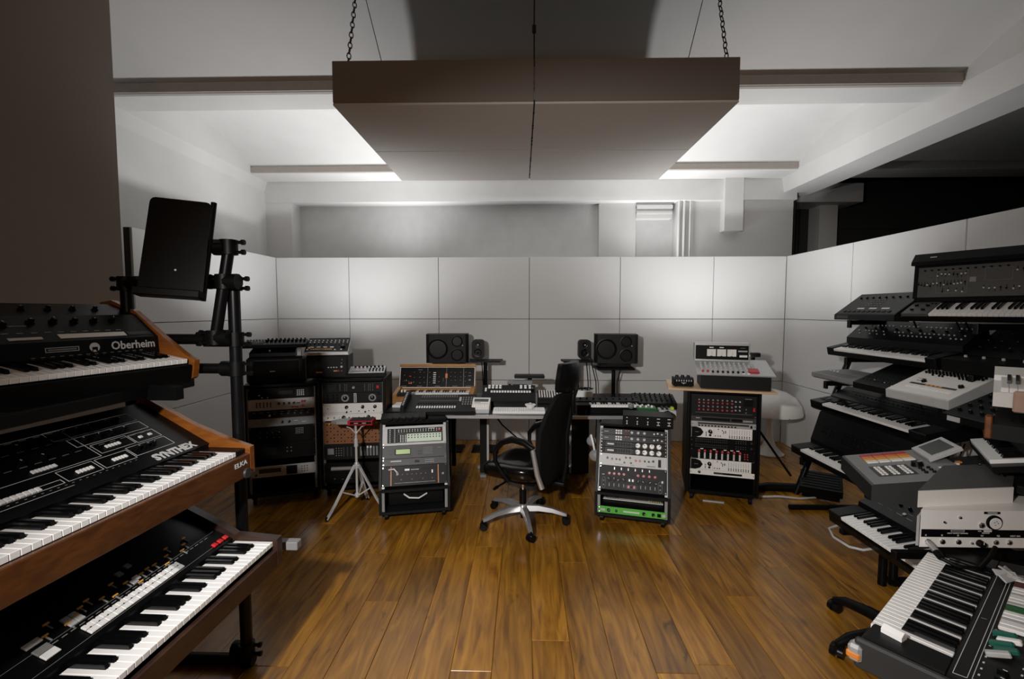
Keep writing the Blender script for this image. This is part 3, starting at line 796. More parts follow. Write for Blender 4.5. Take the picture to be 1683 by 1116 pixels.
# ---- tall racks at the left
RL = T(-2.205, 3.545, 0) @ RZ(20.5)
tall_rack(RL, .545, .985, .45, 'tall black rack at far left full of dark units', rails='mid_grey')
z = .955; cx = .2725
t, p, h = rack_unit(RL, cx, down(2), 2, 'black unit with bright keypad, topmost in the far left rack', 'black_satin')
p.plate(.10, .20, -.03, .03, .002, 'charcoal', 'keypad_plate'); p.btns(grid(.118, .162, 4), grid(-.02, .02, 4), .009, .008, .006, 'ivory', 'keypad_key'); p.many([(-.16, -.01), (-.1, -.03), (-.14, -.03)], r=.005, m='ivory'); p.plate(-.02, .08, -.01, .02, .001, 'lcd_dark', 'display')
t, p, h = rack_unit(RL, cx, down(2), 2, 'silver two-unit compressor with dark red knobs, far left rack', 'brushed')
p.knobs((.17, .15), (.015,), r=.010, h=.014, mats=('red', 'print')); p.knobs((.155,), (-.02,), r=.010, h=.014, mats=('red', 'print')); p.knobs(grid(-.02, .09, 4), (.005,), r=.010, h=.014, mats=('charcoal', 'print'))
p.many([(u, v) for u in grid(-.18, -.08, 5) for v in (.015, 0, -.015)], r=.006, m='charcoal'); p.btns((.08, .10, .115), (-.028,), .014, .008, .004, 'red'); p.plate(.105, .135, .0, .006, .001, 'black', 'slot')
t, p, h = rack_unit(RL, cx, down(1.5), 1.5, 'charcoal unit with faint white markings under the silver compressor', 'charcoal')
p.knobs(grid(-.05, .19, 6), (.0,), r=.010, h=.012, mats=('dark_grey', 'print')); p.many([(-.09, -.01)], r=.009, h=.012, m='light_grey'); p.rects([(u, .018, .018, .003) for u in grid(-.2, .2, 9)], m='print_dim')
t, p, h = rack_unit(RL, cx, down(1.5), 1.5, 'grey two-knob single unit halfway down the far left rack', 'mid_grey')
p.knobs((.0, .05), (0,), r=.011, h=.014); p.rects([(.1, .005, .03, .004), (.16, -.008, .03, .004)], m='print')
t, p, h = rack_unit(RL, cx, down(3), 3, 'black sampler with small grey keypad in the far left rack', 'black')
p.btns(grid(.10, .15, 5), grid(0, .04, 4), .008, .008, .004, 'mid_grey', 'keypad_key'); p.knobs(grid(-.16, -.02, 4), (.02, -.02), r=.010, h=.014)
t, p, h = rack_unit(RL, cx, down(3), 3, 'blank dark three-unit device low in the far left rack', 'black')
p.many([(u, v) for u in (.03, .06) for v in (.02, -.01)], r=.005, m='mid_grey'); p.plate(-.2, -.05, -.03, .03, .001, 'charcoal', 'display')
down(1.2)
t, p, h = rack_unit(RL, cx, down(2), 2, 'silver drum module with black pads, bottom of the far left rack', 'brushed')
p.plate(.02, .10, -.035, .035, .002, 'black', 'pad_plate'); p.btns(grid(.032, .088, 4), grid(-.025, .025, 4), .011, .010, .005, 'charcoal', 'pad'); p.btns((.135, .155, .175), (.02, 0, -.02), .010, .006, .003, 'black'); p.plate(-.18, -.02, -.01, .025, .001, 'lcd_dark', 'display'); p.knob(-.2, -.02, r=.009)
down(0)

RL2 = T(-1.695, 3.755, 0) @ RZ(9)
tall_rack(RL2, .535, 1.005, .45, 'second tall black rack from the left, holding cream and brown units', rails='mid_grey')
z = .978; cx = .2675
t, p, h = rack_unit(RL2, cx, down(2), 2, 'black effects unit with silver dial, topmost in second left rack', 'charcoal')
p.knob(.01, .0, r=.013, h=.012, mats=('silver', 'black')); p.plate(-.20, -.13, -.028, .028, .001, 'lcd_dark', 'display'); p.many([(u, v) for u in (-.10, -.06, -.045, .10, .13, .145, .165) for v in grid(-.025, .025, 5)], r=.0035, m='mid_grey'); p.btn(.205, -.0, .022, .026, .006, 'red'); p.btn(.205, .0, .016, .018, .0085, 'red_bright')
t, p, h = rack_unit(RL2, cx, down(2), 2, 'dark unit with two round dials and a pale strip, second left rack', 'charcoal')
for u in (-.06, .16):
    inst('dial_ring', 'dialr', lambda mb: (mb.cyl((0, 0, 0), (0, 0, .003), .031, .031, 24)), 'print_dim', t, p.M @ T(u, 0, 0), 40); Panel(t, p.M @ T(0, 0, .003)).knob(u, 0, r=.019, h=.014)
p.plate(.01, .032, -.038, .04, .002, 'light_grey', 'switch_strip'); Panel(t, p.M @ T(0, 0, .002)).many([(.021, v) for v in grid(-.03, .03, 6)], r=.0045)
p.many([(u, v) for u in (-.2, -.155, -.125) for v in (.025, 0, -.025)], r=.009, h=.006, m='black'); p.many([(.215, .03), (.215, -.03)], r=.012, h=.004, m='black')
t, p, h = rack_unit(RL2, cx, down(2), 2, 'cream two-unit preamp with three black knobs, second left rack', 'ivory')
p.knobs((-.05, .08, .18), (.012,), r=.015, h=.016); p.many([(-.05, -.03), (.10, -.03)], r=.008, h=.01); p.many([(u, -.022) for u in (-.015, .05, .13, .17)], r=.006, m='chrome'); p.many([(-.2, .0)], r=.004); p.rects([(-.2, .028, .05, .003), (-.12, -.03, .2, .0015)], m='mid_grey')
t, p, h = rack_unit(RL2, cx, down(1.3), 1.3, 'cream slim preamp with two black knobs, second left rack', 'ivory')
p.knobs((-.075, .125), (0,), r=.016, h=.016); p.many([(u, -.002) for u in (-.2, -.15, -.03, .05, .16)], r=.007, m='chrome'); p.many([(-.11, 0), (0, 0), (.09, 0)], r=.003)
down(.2)
t, p, h = rack_unit(RL2, cx, down(4.2), 4.2, 'brown patch-panel modular unit dotted with black sockets', 'brown_panel')
p.many([(u, v) for u in grid(-.21, .21, 16) for v in grid(-.07, .07, 6) if (int(u * 1000) + int(v * 1000)) % 3], r=.0055, h=.004, m='black', name='sockets'); p.knobs(grid(-.19, .19, 7), (.08,), r=.007, h=.01, mats=('amber', 'black'))
t, p, h = rack_unit(RL2, cx, down(3), 3, 'dark grey modular sequencer with faders below the brown panel', 'charcoal')
p.btns(grid(.06, .19, 6), (-.0,), .016, .08, .003, 'mid_grey', 'fader_strip'); p.btns((.115, .14), (.035,), .014, .018, .008, 'white_key'); p.btns(grid(-.08, -.02, 3), (0,), .014, .08, .003, 'dark_grey', 'fader_strip'); p.plate(-.21, -.16, -.02, .03, .002, 'mid_grey', 'display'); p.many([(u, v) for u in grid(-.14, -.1, 3) for v in grid(-.03, .03, 4)], r=.005, m='mid_grey')
down(.6)
t, p, h = rack_unit(RL2, cx, down(2), 2, 'dark unit with grey roller bar near the bottom of second left rack', 'black')
mb = MB(); mb.cyl((-.18, -.02, h * .5), (.05, -.02, h * .5), .016, .016, 12); mb.build('handle_bar', 'mid_grey', t, 40)
t, p, h = rack_unit(RL2, cx, down(2), 2, 'black blank unit, bottom of second left rack', 'black')
p.knobs(grid(-.16, .1, 5), (0,), r=.010, h=.012)

# ---- gear on the left racks
def box_dev(name, label, cat, M, w, d, hf, hb, body='charcoal', face=None, group=None):
    """sloped-top desktop box: front height hf, rear height hb; returns thing and a panel on the top"""
    t = thing(name, label, cat, M, group)
    mb = MB(); mb.prism([(0, .004), (.004, 0), (d, 0), (d, hb), (.006, hf), (0, hf - .004)], 0, w); mb.build('case', body, t)
    pm = slope(.006, hf, d, hb)
    if face:
        L = math.hypot(d - .006, hb - hf); mb = MB(); mb.box(.004, w - .004, .003, L - .003, -.001, .0015); mb.build('top_plate', face, t, M=pm)
        pm = pm @ T(0, 0, .0016)
    return t, Panel(t, pm)
m1 = thing('monitor_box', 'glossy black monitor with rounded screen on the far left rack', 'monitor', RL @ T(.02, .02, .986))
mb = MB(); mb.box(0, .43, 0, .36, .0, .215, b=.02); mb.build('case', 'black_satin', m1)
mb = MB(); mb.box(.05, .39, -.006, .01, .03, .19, b=.006); mb.build('screen', 'black_gloss', m1)
mb = MB(); mb.box(.17, .21, -.0075, -.005, .098, .103); mb.build('marking', 'print_dim', m1)
t, p = box_dev('desktop_sequencer', 'black desktop module lying on top of the left monitor', 'synth module', RL @ T(.045, .03, 1.2015), .33, .22, .035, .07, 'black_satin')
p.knobs((.14,), (.05,), r=.008, h=.01, mats=('light_grey', 'black')); p.plate(.17, .24, .03, .07, .001, 'charcoal', 'display')
t, p = box_dev('step_sequencer', 'black sequencer with rows of upright knobs, highest on the far left rack', 'sequencer', RL @ T(-.01, .02, 1.273), .47, .24, .03, .055, 'black')
p.knobs(grid(.17, .45, 10), (.10, .17), r=.009, h=.022); p.btns(grid(.02, .15, 9), (.03, .07, .11), .010, .012, .008, 'mid_grey'); p.knobs(grid(.02, .15, 7), (.17,), r=.006, h=.014, mats=('mid_grey', 'print'))
mb = MB(); mb.prism([(0, 0), (.05, 0), (.05, .045), (.02, .06), (.0, .03)], 0, .03); tag(mb.build('white_card', 'white_paint', M=RL @ T(.385, .10, 1.2015)), 'small white curved card standing beside the far left sequencer', 'card')
hb = thing('sampler_unit', 'dark tabletop sampler with small screen and amber buttons under the drum machine', 'sampler', RL2 @ T(-.11, .05, 1.006) @ RZ(3))
mb = MB(); mb.box(0, .33, 0, .3, 0, .19, b=.004); mb.build('case', 'black', hb)
p = Panel(hb, T(.165, -.0005, .095) @ RX(90)); p.plate(-.15, .15, -.08, .085, .002, 'charcoal', 'front_plate')
p = Panel(hb, T(.165, -.003, .095) @ RX(90)); p.plate(-.10, -.03, -.01, .055, .002, 'lcd_dark', 'display'); p.btns(grid(.01, .075, 4), (-.005,), .011, .008, .004, 'ivory'); p.btn(.09, -.035, .016, .012, .004, 'red'); p.btn(.065, -.035, .03, .010, .004, 'amber'); p.knob(.115, .0, r=.010, h=.012, mats=('ivory', 'black')); p.many([(.115, -.035), (.115, .03), (.12, .06)], r=.006, m='mid_grey'); p.plate(-.09, -.04, -.05, -.04, .002, 'amber', 'label_strip'); p.knobs((-.13, -.09), (.065,), r=.007)
t, p = box_dev('drum_machine', 'silver drum machine with amber buttons on the tabletop sampler', 'drum machine', RL2 @ T(-.125, .04, 1.1975) @ RZ(4), .35, .21, .03, .135, 'brushed', 'charcoal')
p.btns(grid(.05, .21, 14), (.035,), .009, .014, .005, 'amber'); p.btns(grid(.05, .21, 4), (.07,), .03, .014, .004, 'ivory'); p.btns((.02, .24, .29), (.03,), .014, .014, .005, 'ivory'); p.btn(.24, .07, .016, .04, .004, 'black'); p.knob(.30, .075, r=.020, h=.016, name='large_knob'); p.btns((.03,), (.06,), .02, .025, .004, 'amber'); p.knobs(grid(.03, .33, 10), (.16, .13), r=.008, h=.016, mats=('silver', 'black'))
t, p = box_dev('bass_synth', 'silver bassline box with black knobs on second left rack', 'synth module', RL2 @ T(.20, .06, 1.0055) @ RZ(2), .32, .17, .035, .075, 'black', 'brushed')
p.plate(.04, .17, .03, .06, .001, 'mid_grey', 'keyboard_plate'); p.knobs(grid(.06, .29, 8), (.14,), r=.009, h=.016); p.knobs(grid(.19, .30, 5), (.09, .05), r=.007, h=.012); p.plate(.02, .18, .095, .1, .001, 'red', 'stripe')

# ---- chrome tripod with red gadget
tr = thing('chrome_tripod', 'chrome tripod stand on the floor in front of the left racks', 'stand', T(-1.30, 3.50, 0))
mb = MB(); mb.cyl((0, 0, .13), (0, 0, .60), .010, .010, 10); mb.cyl((0, 0, .60), (0, 0, .69), .007, .007, 8); mb.build('center_tube', 'bright_chrome', tr, 40)
mb = MB(); mb.cyl((0, 0, .52), (0, 0, .58), .017, .015, 10); mb.cyl((0, 0, .35), (0, 0, .39), .018, .018, 10); mb.cyl((0, 0, .12), (0, 0, .15), .017, .017, 10); mb.cyl((0, -.01, .37), (.03, -.03, .37), .006, .006, 6); mb.build('collar', 'bright_chrome', tr, 40)
for (fx, fy) in ((-.17, -.17), (.20, .02), (.0, .24)):
    mb = MB(); d = Vector((fx, fy, 0)).normalized(); s_ = Vector((-d.y, d.x, 0)) * .009
    top = Vector((0, 0, .375)) + d * .016; knee = Vector((fx * .72, fy * .72, .11)); ft = Vector((fx, fy, .012))
    for k in (-1, 1): mb.tube([top + s_ * k, knee + s_ * k, ft + s_ * k], .0075, 6)
    leg = mb.build('leg', 'bright_chrome', tr, 50)
    mb = MB()
    for k in (-1, 1): mb.tube([Vector((0, 0, .135)) + d * .015 + s_ * k * .7, Vector((fx * .55, fy * .55, .195)) + s_ * k * .7], .0045, 6)
    mb.build('brace', 'bright_chrome', leg, 50)
    mb = MB(); mb.cyl((fx, fy, .0), (fx, fy, .03), .014, .011, 8); mb.build('rubber_foot', 'black', leg, 40)
for k in range(3):
    mb = MB(); a = math.radians(100 * k + 20); e = Vector((math.cos(a) * .07, math.sin(a) * .07, .685))
    mb.tube([(0, 0, .62), e * .6 + Vector((0, 0, .26)), e], .005, 6); mb.build('basket_arm', 'bright_chrome', tr, 50)
rg = thing('red_gadget', 'small red and silver electronic device resting on the chrome tripod', 'device', T(-1.45, 3.44, .697) @ RZ(6))
mb = MB(); mb.slab([(.105, 0), (.29, -.005), (.29, .13), (.105, .13)], 0, .032); mb.build('case', 'red', rg)
mb = MB(); mb.slab([(-.03, .05), (.02, .012), (.105, .002), (.105, .128), (.02, .11)], .006, .028); mb.build('silver_nose', 'brushed', rg)
mb = MB(); mb.box(.12, .28, .01, .12, .032, .035); mb.build('top_panel', 'black', rg)
mb = MB(); mb.box(.125, .285, -.007, -.0045, .008, .026); mb.build('front_panel', 'black', rg)
p = Panel(rg, T(.2, -.0075, .017) @ RX(90)); p.rects([(-.03, 0, .03, .004), (.03, 0, .03, .004)], m='print')

# ---- slanted half racks on casters
def slant_rack(M, label, w=.545, tilt=14.0, hu=10.3, hl=3.2):
    """lower bay upright, upper bay leaning back; returns thing + frames for both bays"""
    r = thing('slant_rack', label, 'rack', M)
    z0, zl = .055, .055 + .022 + hl * U + .022
    Lu = hu * U + .016; c, s = math.cos(math.radians(tilt)), math.sin(math.radians(tilt))
    yt, zt = Lu * s, zl + Lu * c
    for x in (0, w - .02):
        mb = MB(); mb.prism([(-.012, z0), (.40, z0), (.40, zt), (yt - .012 * c, zt + .0), (-.012, zl)], x, x + .02); mb.build('side_panel', 'black', r)
        mb = MB(); mb.box(x, x + .02, -.016, -.0125, z0, zl - .002, b=.001); mb.build('edge_trim', 'charcoal', r)
        mb = MB(); mb.box(x, x + .02, 0, Lu, .012, .016, b=.001); mb.build('edge_trim', 'charcoal', r, M=T(0, 0, zl) @ RX(90 - tilt))
    mb = MB(); mb.box(.02, w - .02, -.016, .40, z0, z0 + .02, b=.002); mb.build('bottom_panel', 'charcoal', r)
    mb = MB(); mb.box(.02, w - .02, -.016, .38, zl - .02, zl, b=.002); mb.build('middle_shelf', 'charcoal', r)
    mb = MB(); mb.box(.02, w - .02, yt - .01, .40, zt - .002, zt + .016, b=.002); mb.build('top_panel', 'black', r)
    mb = MB(); mb.box(.02, w - .02, .388, .398, z0 + .02, zt - .002); mb.build('back_panel', 'black', r)
    for x in (.0205, w - .0405):
        mb = MB(); mb.box(x, x + .02, -.004, -.001, z0 + .022, zl - .022); mb.build('rail', 'rail_grey', r)
        mb = MB(); mb.box(x, x + .02, .004, Lu - .004, -.002, .0005); mb.build('rail', 'rail_grey', r, M=T(0, 0, zl) @ RX(90 - tilt))
    for x in (.05, w - .05):
        for y in (.04, .36):
            mb = MB(); mb.cyl((x - .012, y, .026), (x + .012, y, .026), .026, .026, 14); mb.box(x - .02, x + .02, y - .022, y + .022, .04, z0 + .002); mb.build('caster', 'black', r, 40)
    return r, M @ T(0, -.002, z0 + .022), M @ T(0, 0, zl + .006) @ RX(-tilt), zt + .016

ML = T(-1.073, 3.325, 0) @ RZ(12.5)
r, lo, up, ztL = slant_rack(ML, 'leaning half rack on casters left of the chair, with green display', w=.525, tilt=22, hu=10.5, hl=3.25)
cx = .2625; z = 10.3 * U
t, p, h = rack_unit(up, cx, down(3.3), 3.3, 'modular synth row with pale mint faceplates, top of the left leaning rack', 'light_grey', .2)
p.plate(-.205, .215, -.055, .055, .002, 'black', 'module_face'); p = Panel(t, p.M @ T(0, 0, .002))
p.plate(-.06, .205, -.05, .012, .002, 'mint', 'mint_module'); p.btns(grid(-.105, -.07, 3), grid(-.045, .0, 5), .008, .007, .004, 'ivory')
q = Panel(t, p.M @ T(0, 0, .002)); q.many([(u, v) for u in grid(-.045, .19, 11) for v in (-.018, .0)], r=.005, m='charcoal', name='sockets')
p.many([(u, v) for u in grid(-.12, .19, 16) for v in (.03, .042)], r=.005, h=.009, m='light_grey'); p.many([(u, v) for u in (-.185, -.15) for v in grid(-.045, .045, 7)], r=.0055, h=.009, m='light_grey'); p.knob(.19, .036, r=.011, h=.012, mats=('red', 'print')); p.rects([(.13, .047, .05, .004)], m='print'); p.frames([(-.125, .085, .02, .052), (.09, .21, .02, .052), (-.13, -.065, -.05, .012)], .001, 'print_dim')
t, p, h = rack_unit(up, cx, down(2.2), 2.2, 'dark grey sound module with yellow-green display, left leaning rack', 'dark_grey', .2)
p.plate(-.15, -.03, -.022, .022, .002, 'charcoal', 'display_bezel'); Panel(t, p.M @ T(0, 0, .002)).plate(-.14, -.035, -.016, .018, .001, 'lcd_green', 'lcd_screen'); p.many([(u, -.032) for u in grid(-.14, -.02, 8)], r=.004); p.many([(u, v) for u in (-.19, -.175) for v in (.02, -.01)], r=.006); p.rects([(u, v, .07, .002) for u in (.10,) for v in grid(-.02, .025, 5)] + [(.19, .02, .03, .003)], m='print_dim'); p.many([(.03, 0), (.045, 0), (.03, -.02), (.045, -.02)], r=.005)
t, p, h = rack_unit(up, cx, down(1.2), 1.2, 'grey single-unit module under the display module, left leaning rack', 'dark_grey', .2)
p.rects([(-.14, .008, .08, .008)], m='print'); p.plate(.0, .035, -.008, .008, .001, 'black', 'display'); p.many([(u, v) for u in grid(.08, .14, 6) for v in (.008, -.008)], r=.0035, m='light_grey'); p.many([(u, -.01) for u in grid(-.15, -.05, 8)], r=.003, m='mid_grey')
t, p, h = rack_unit(up, cx, down(3.3), 3.3, 'black delay unit with orange stripes and red knobs, left leaning rack', 'black', .2)
p.plate(-.178, -.172, -.068, .068, .0015, 'orange', 'stripe'); p.plate(.172, .178, -.068, .068, .0015, 'orange', 'stripe'); p.knobs(grid(-.09, .08, 6), (.008,), r=.007, h=.012, mats=('dark_red', 'red')); p.knobs((-.1, -.02, .06, .13), (-.03,), r=.007, h=.012, mats=('dark_red', 'red')); p.plate(-.075, -.04, .035, .048, .001, 'ivory', 'badge'); p.rects([(.0, .041, .06, .004), (.0, -.052, .3, .0015)], m='print'); p.btns(grid(.06, .15, 5), (.045,), .012, .012, .003, 'charcoal'); p.btns((-.125, .13), (.02,), .010, .024, .006, 'white_key'); p.rects([(.21, 0, .016, .014)], m='print_dim')
mb = MB(); mb.tube([(-.19, -.02, .05), (-.15, -.05, .052), (-.13, -.045, .03), (-.13, -.012, .01)], .006, 8, M=T(.0, .0, .07)); c_ = mb.build('patch_cable', 'ivory', t, 50)
# open lower bay with coiled cable
mb = MB(); mb.tube([(.18, .06, .10), (.22, .02, .085), (.29, .015, .08), (.35, .06, .095)], .006, 8)
tag(mb.build('coiled_cable', 'ivory', M=lo, smooth=50), 'pale green cable lying in the open bay of left leaning rack', 'cable')
mb = MB(); mb.box(.06, .48, .10, .34, .003, .12, b=.004); tag(mb.build('storage_box', 'black', M=lo), 'black box inside the bottom bay of left leaning rack', 'box')

MR = T(.53, 3.38, 0) @ RZ(-14.5)
r, lo, up, ztR = slant_rack(MR, 'leaning half rack on casters right of the chair, with green bottom unit', w=.535, tilt=22, hu=10.6, hl=3.05)
cx = .2675
z = 10.4 * U
for nm in ('upper', 'lower'):
    t, p, h = rack_unit(up, cx, down(1.05), 1.05, 'black preamp with grey square buttons, %s one atop right leaning rack' % nm, 'black_satin', .2)
    p.btns(grid(-.125, -.09, 3), (.009, -.009), .012, .012, .004, 'ivory'); p.knobs((-.01, .035, .08), (0,), r=.012, h=.014, mats=('light_grey', 'black')); p.many([(.15, .0), (.175, .005)], r=.007, h=.008, m='ivory'); p.btns((-.055, -.035), (.012,), .012, .008, .004, 'red'); p.rects([(-.2, .0, .03, .003), (.205, 0, .012, .01)], m='print'); p.many([(u, -.008) for u in (-.06, -.04)], r=.006)
for nm in ('upper', 'lower'):
    t, p, h = rack_unit(up, cx, down(1.05), 1.05, 'black compressor with four large cream knobs, %s one in right leaning rack' % nm, 'black', .2)
    p.knobs((.035, .085, .135, .185), (0,), r=.020, h=.018, mats=('ivory', 'black'), name='cream_knob'); p.frames([(-.20, -.01, -.017, .017)], .0012, 'print_dim'); p.rects([(-.165, .0, .05, .012)], m='print'); p.many([(u, v) for u in grid(-.11, .0, 7) for v in (.008, -.008)], r=.005, m='dark_grey')
t, p, h = rack_unit(up, cx, down(2.0), 2.0, 'silver two-unit equaliser with small black knobs, right leaning rack', 'light_grey', .2)
p.knobs((-.185, .145), (.01, ), r=.009, h=.012); p.knobs((-.15, -.12, -.095, .085, .115), (.005,), r=.0075, h=.012); p.knobs((-.05, -.02), (.022,), r=.0075, h=.012); p.knobs((-.06, -.012), (-.015,), r=.0075, h=.012); p.knobs((.022, .05), (.006,), r=.0085, h=.012, mats=('red', 'print')); p.plate(.18, .20, -.03, .025, .002, 'black', 'meter_window'); p.rects([(.13, -.028, .06, .008), (-.1, -.03, .06, .003), (.0, -.03, .03, .004)], m='mid_grey')
t, p, h = rack_unit(up, cx, down(3.9), 3.9, 'charcoal stereo unit with red knobs and oval frames, bottom of right leaning rack', 'charcoal', .2)
p.knobs(grid(-.165, -.06, 4), (.03,), r=.0115, h=.014, mats=('red', 'print'), name='red_knob'); p.knobs(grid(.04, .16, 4), (.03,), r=.0115, h=.014, mats=('red', 'print'), name='red_knob'); p.knobs((-.025, .015), (-.055,), r=.0115, h=.014, mats=('red', 'print'), name='red_knob')
p.knobs(grid(-.165, -.06, 4), (-.01,), r=.014, h=.014, mats=('charcoal', 'print'), skirt=.15); p.knobs(grid(.04, .16, 4), (-.015,), r=.014, h=.014, mats=('charcoal', 'print'), skirt=.15)
p.btns(grid(-.13, .12, 6), (.068,), .008, .018, .005, 'white_key'); p.btns((-.02, .004), (-.008,), .013, .018, .004, 'ivory'); p.rects([(u, -.05, .003, .022) for u in grid(-.165, -.06, 4) + grid(.06, .16, 4)], m='print')
def oval(mb):
    pts = [(math.copysign(.013, math.cos(a)) * abs(math.cos(a)) ** .8, math.sin(a) * .028 + (.012 if math.sin(a) > 0 else -.012), .001) for a in [2 * math.pi * k / 16 for k in range(16)]]
    mb.tube(pts, .0012, 4, closed=True)
for u in (-.205, .195): inst('oval_frame', 'oval', oval, 'print_dim', t, p.M @ T(u, -.04, 0)); p.many([(u, -.025), (u, -.055)], r=.006, m='print_dim')
inst('oval_frame', 'oval2', oval, 'print_dim', t, p.M @ T(-.005, -.055, 0) @ RZ(90)); p.rects([(-.21, .02, .018, .004), (.21, .0, .012, .016)], m='print')
# green unit and bright interior in the lower bay
t, p, h = rack_unit(lo, cx, .002, 1.15, 'bright green single-unit amplifier at the bottom of right leaning rack', 'green', .25)
p.knobs((-.165, .085, .15), (0,), r=.012, h=.014); p.knob(-.11, 0, r=.009, h=.012); p.btn(.19, 0, .024, .024, .006, 'black'); p.plate(-.06, .055, -.006, .006, .001, 'mint', 'label_strip'); p.plate(-.225, -.19, -.008, .008, .004, 'light_grey', 'handle'); p.plate(.21, .235, -.01, .01, .004, 'light_grey', 'handle')
bx = thing('circuit_tray', 'pale open metal tray with wires above the green amplifier', 'tray', lo @ T(.05, .06, .0555))
mb = MB(); mb.box(0, .44, .0, .006, .0, .08); mb.build('plate', 'ivory', bx, M=T(0, .10, 0) @ RX(-35)); mb = MB(); mb.box(0, .44, .06, .26, .0, .004); mb.build('floor_plate', 'ivory', bx)
mb = MB(); mb.box(.10, .43, .10, .125, .06, .08, b=.002); mb.build('copper_bar', 'pine', bx)
for i in range(14):
    x = (.03 + i * .012) if i < 8 else (.34 + (i - 8) * .016)
    mb = MB(); mb.tube([(x, .10, .085), (x + .004, .04, .07), (x - .002, .02, .03)], .0022, 5); mb.build('wire', 'black' if i < 8 else 'yellow', bx, 50)

# ================================================================ desk and what stands on it
DZ = .73
dk = thing('desk', 'long black-topped desk with silver front edge behind the chair', 'desk', T(0, 4.2, 0))
mb = MB(); mb.box(-.645, 1.22, -.50, .50, DZ - .026, DZ, b=.002); mb.build('top', 'black_gloss', dk)
mb = MB(); mb.box(-.645, 1.22, -.518, -.50, DZ - .030, DZ - .004, b=.002); mb.build('front_edge', 'silver', dk)
for x in (-.36, .42):
    mb = MB(); mb.box(x - .055, x + .01, .10, .14, .035, DZ - .026, b=.003); lg = mb.build('leg', 'black', dk)
    mb = MB(); mb.box(x + .011, x + .03, .10, .14, .035, DZ - .026, b=.002); mb.build('leg_strip', 'light_grey', lg)
    mb = MB(); mb.box(x - .10, x + .03, .30, .34, .0, .03, b=.004); mb.box(x - .05, x + .01, .06, .30, .0, .03, b=.004); mb.build('foot', 'mid_grey', lg)
mb = MB(); mb.box(-.30, .36, .16, .175, .30, .62); mb.build('modesty_panel', 'black', dk) if False else None
d2 = thing('side_table', 'low black side table under the wooden keyboard synthesizer', 'table', T(-.95, 4.35, 0))
mb = MB(); mb.box(-.22, .28, -.54, .30, DZ - .03, DZ - .004, b=.002); mb.build('top', 'black_satin', d2)
for x in (-.19, .24):
    for y in (-.05, .26):
        mb = MB(); mb.box(x - .02, x + .02, y - .02, y + .02, 0, DZ - .03); mb.build('leg', 'black', d2)
# white poster board / plinth under the desk
mb = MB(); mb.box(.12, .62, 4.34, 4.72, .02, .66, b=.006); pc = mb.build('computer_tower', 'black_satin')
tag(pc, 'black computer tower under the desk behind the chair', 'computer')
mb = MB(); mb.slab([(0, .011), (.011, 0), (0, -.011), (-.011, 0)], 0, .002, M=T(.165, 4.339, .60) @ RX(90)); e = mb.build('emblem', 'print', pc)
for i, pts in enumerate(([(-.30, 4.3, .70), (-.2, 4.25, .62), (-.02, 4.24, .575), (.13, 4.28, .585)], [(-.34, 4.3, .68), (-.2, 4.28, .5), (-.0, 4.26, .33), (.1, 4.3, .28)])):
    mb = MB(); mb.tube(pts, .008, 6); tag(mb.build('hanging_cable', 'black', smooth=50), 'black cable drooping under the desk, %s of the two' % ('upper' if i == 0 else 'lower'), 'cable')

# vintage wooden synthesizer
mg = thing('wooden_synthesizer', 'vintage wood-cased synthesizer with raised knob panel left on the desk', 'synthesizer', T(-1.195, 4.15, DZ - .003) @ RZ(1.5))
W = .735
mb = MB(); mb.prism([(0, 0), (.42, 0), (.42, .10), (.20, .10), (.19, .075), (0, .055)], .0, W); mb.build('case', 'oak_case', mg)
for x in (-.001, W - .035):
    mb = MB(); mb.prism([(-.005, 0), (.40, 0), (.40, .13), (.19, .12), (-.005, .085)], x, x + .036); mb.build('end_cheek', 'oak_case', mg)
keys(mg, T(.115, .03, .088), 26, 3, pitch=.0222, L=.14, each=False)
mb = MB(); mb.box(.036, .112, .03, .17, .05, .088); mb.build('wheel_block', 'charcoal', mg)
mb = MB(); mb.cyl((.06, .08, .085), (.06, .08, .088), .02, .02, 12); mb.cyl((.055, .1, .088), (.067, .1, .088), .02, .02, 12); mb.cyl((.085, .1, .088), (.097, .1, .088), .02, .02, 12); mb.build('mod_wheels', 'white_key', mg, 40)
pm = T(0, .225, .102) @ RX(70)
mb = MB(); mb.box(.0, W, 0, .235, -.04, 0, b=.002); mb.build('panel_housing', 'oak_case', mg, M=pm)
mb = MB(); mb.box(.004, W - .004, .004, .208, .0, .002, b=.001); mb.build('panel_border', 'ivory', mg, M=pm)
mb = MB(); mb.box(.010, W - .010, .010, .203, .002, .0035); mb.build('panel_face', 'black_satin', mg, M=pm)
mb = MB(); mb.box(0, W, .210, .237, -.045, .012, b=.003); mb.build('top_rail', 'oak_case', mg, M=pm)
p = Panel(mg, pm @ T(0, 0, .0036))
kk = dict(r=.0095, h=.012, mats=('charcoal', 'print'))
p.knobs((.05,), (.07, .12), **kk); p.knobs((.10, .14), (.06,), **kk); p.knobs((.145, .20, .245), (.05, .1, .15), **kk); p.knobs((.295,), (.05, .1, .15), **kk); p.knobs((.39,), (.06, .11), **kk); p.knobs((.50, .545, .59), (.07, .11, .15), **kk); p.knobs((.64,), (.06, .11, .15), **kk)
p.btns((.34,), grid(.05, .15, 6), .026, .008, .004, 'ivory'); p.btns((.105,), (.115,), .018, .012, .005, 'red_bright', 'rocker'); p.btns((.10, .118), (.05,), .012, .018, .005, 'orange', 'rocker'); p.btn(.455, .12, .022, .045, .006, 'orange', 'rocker'); p.btn(.425, .08, .010, .04, .004, 'dark_grey'); p.btn(.07, .075, .008, .008, .004, 'acid', 'lamp')
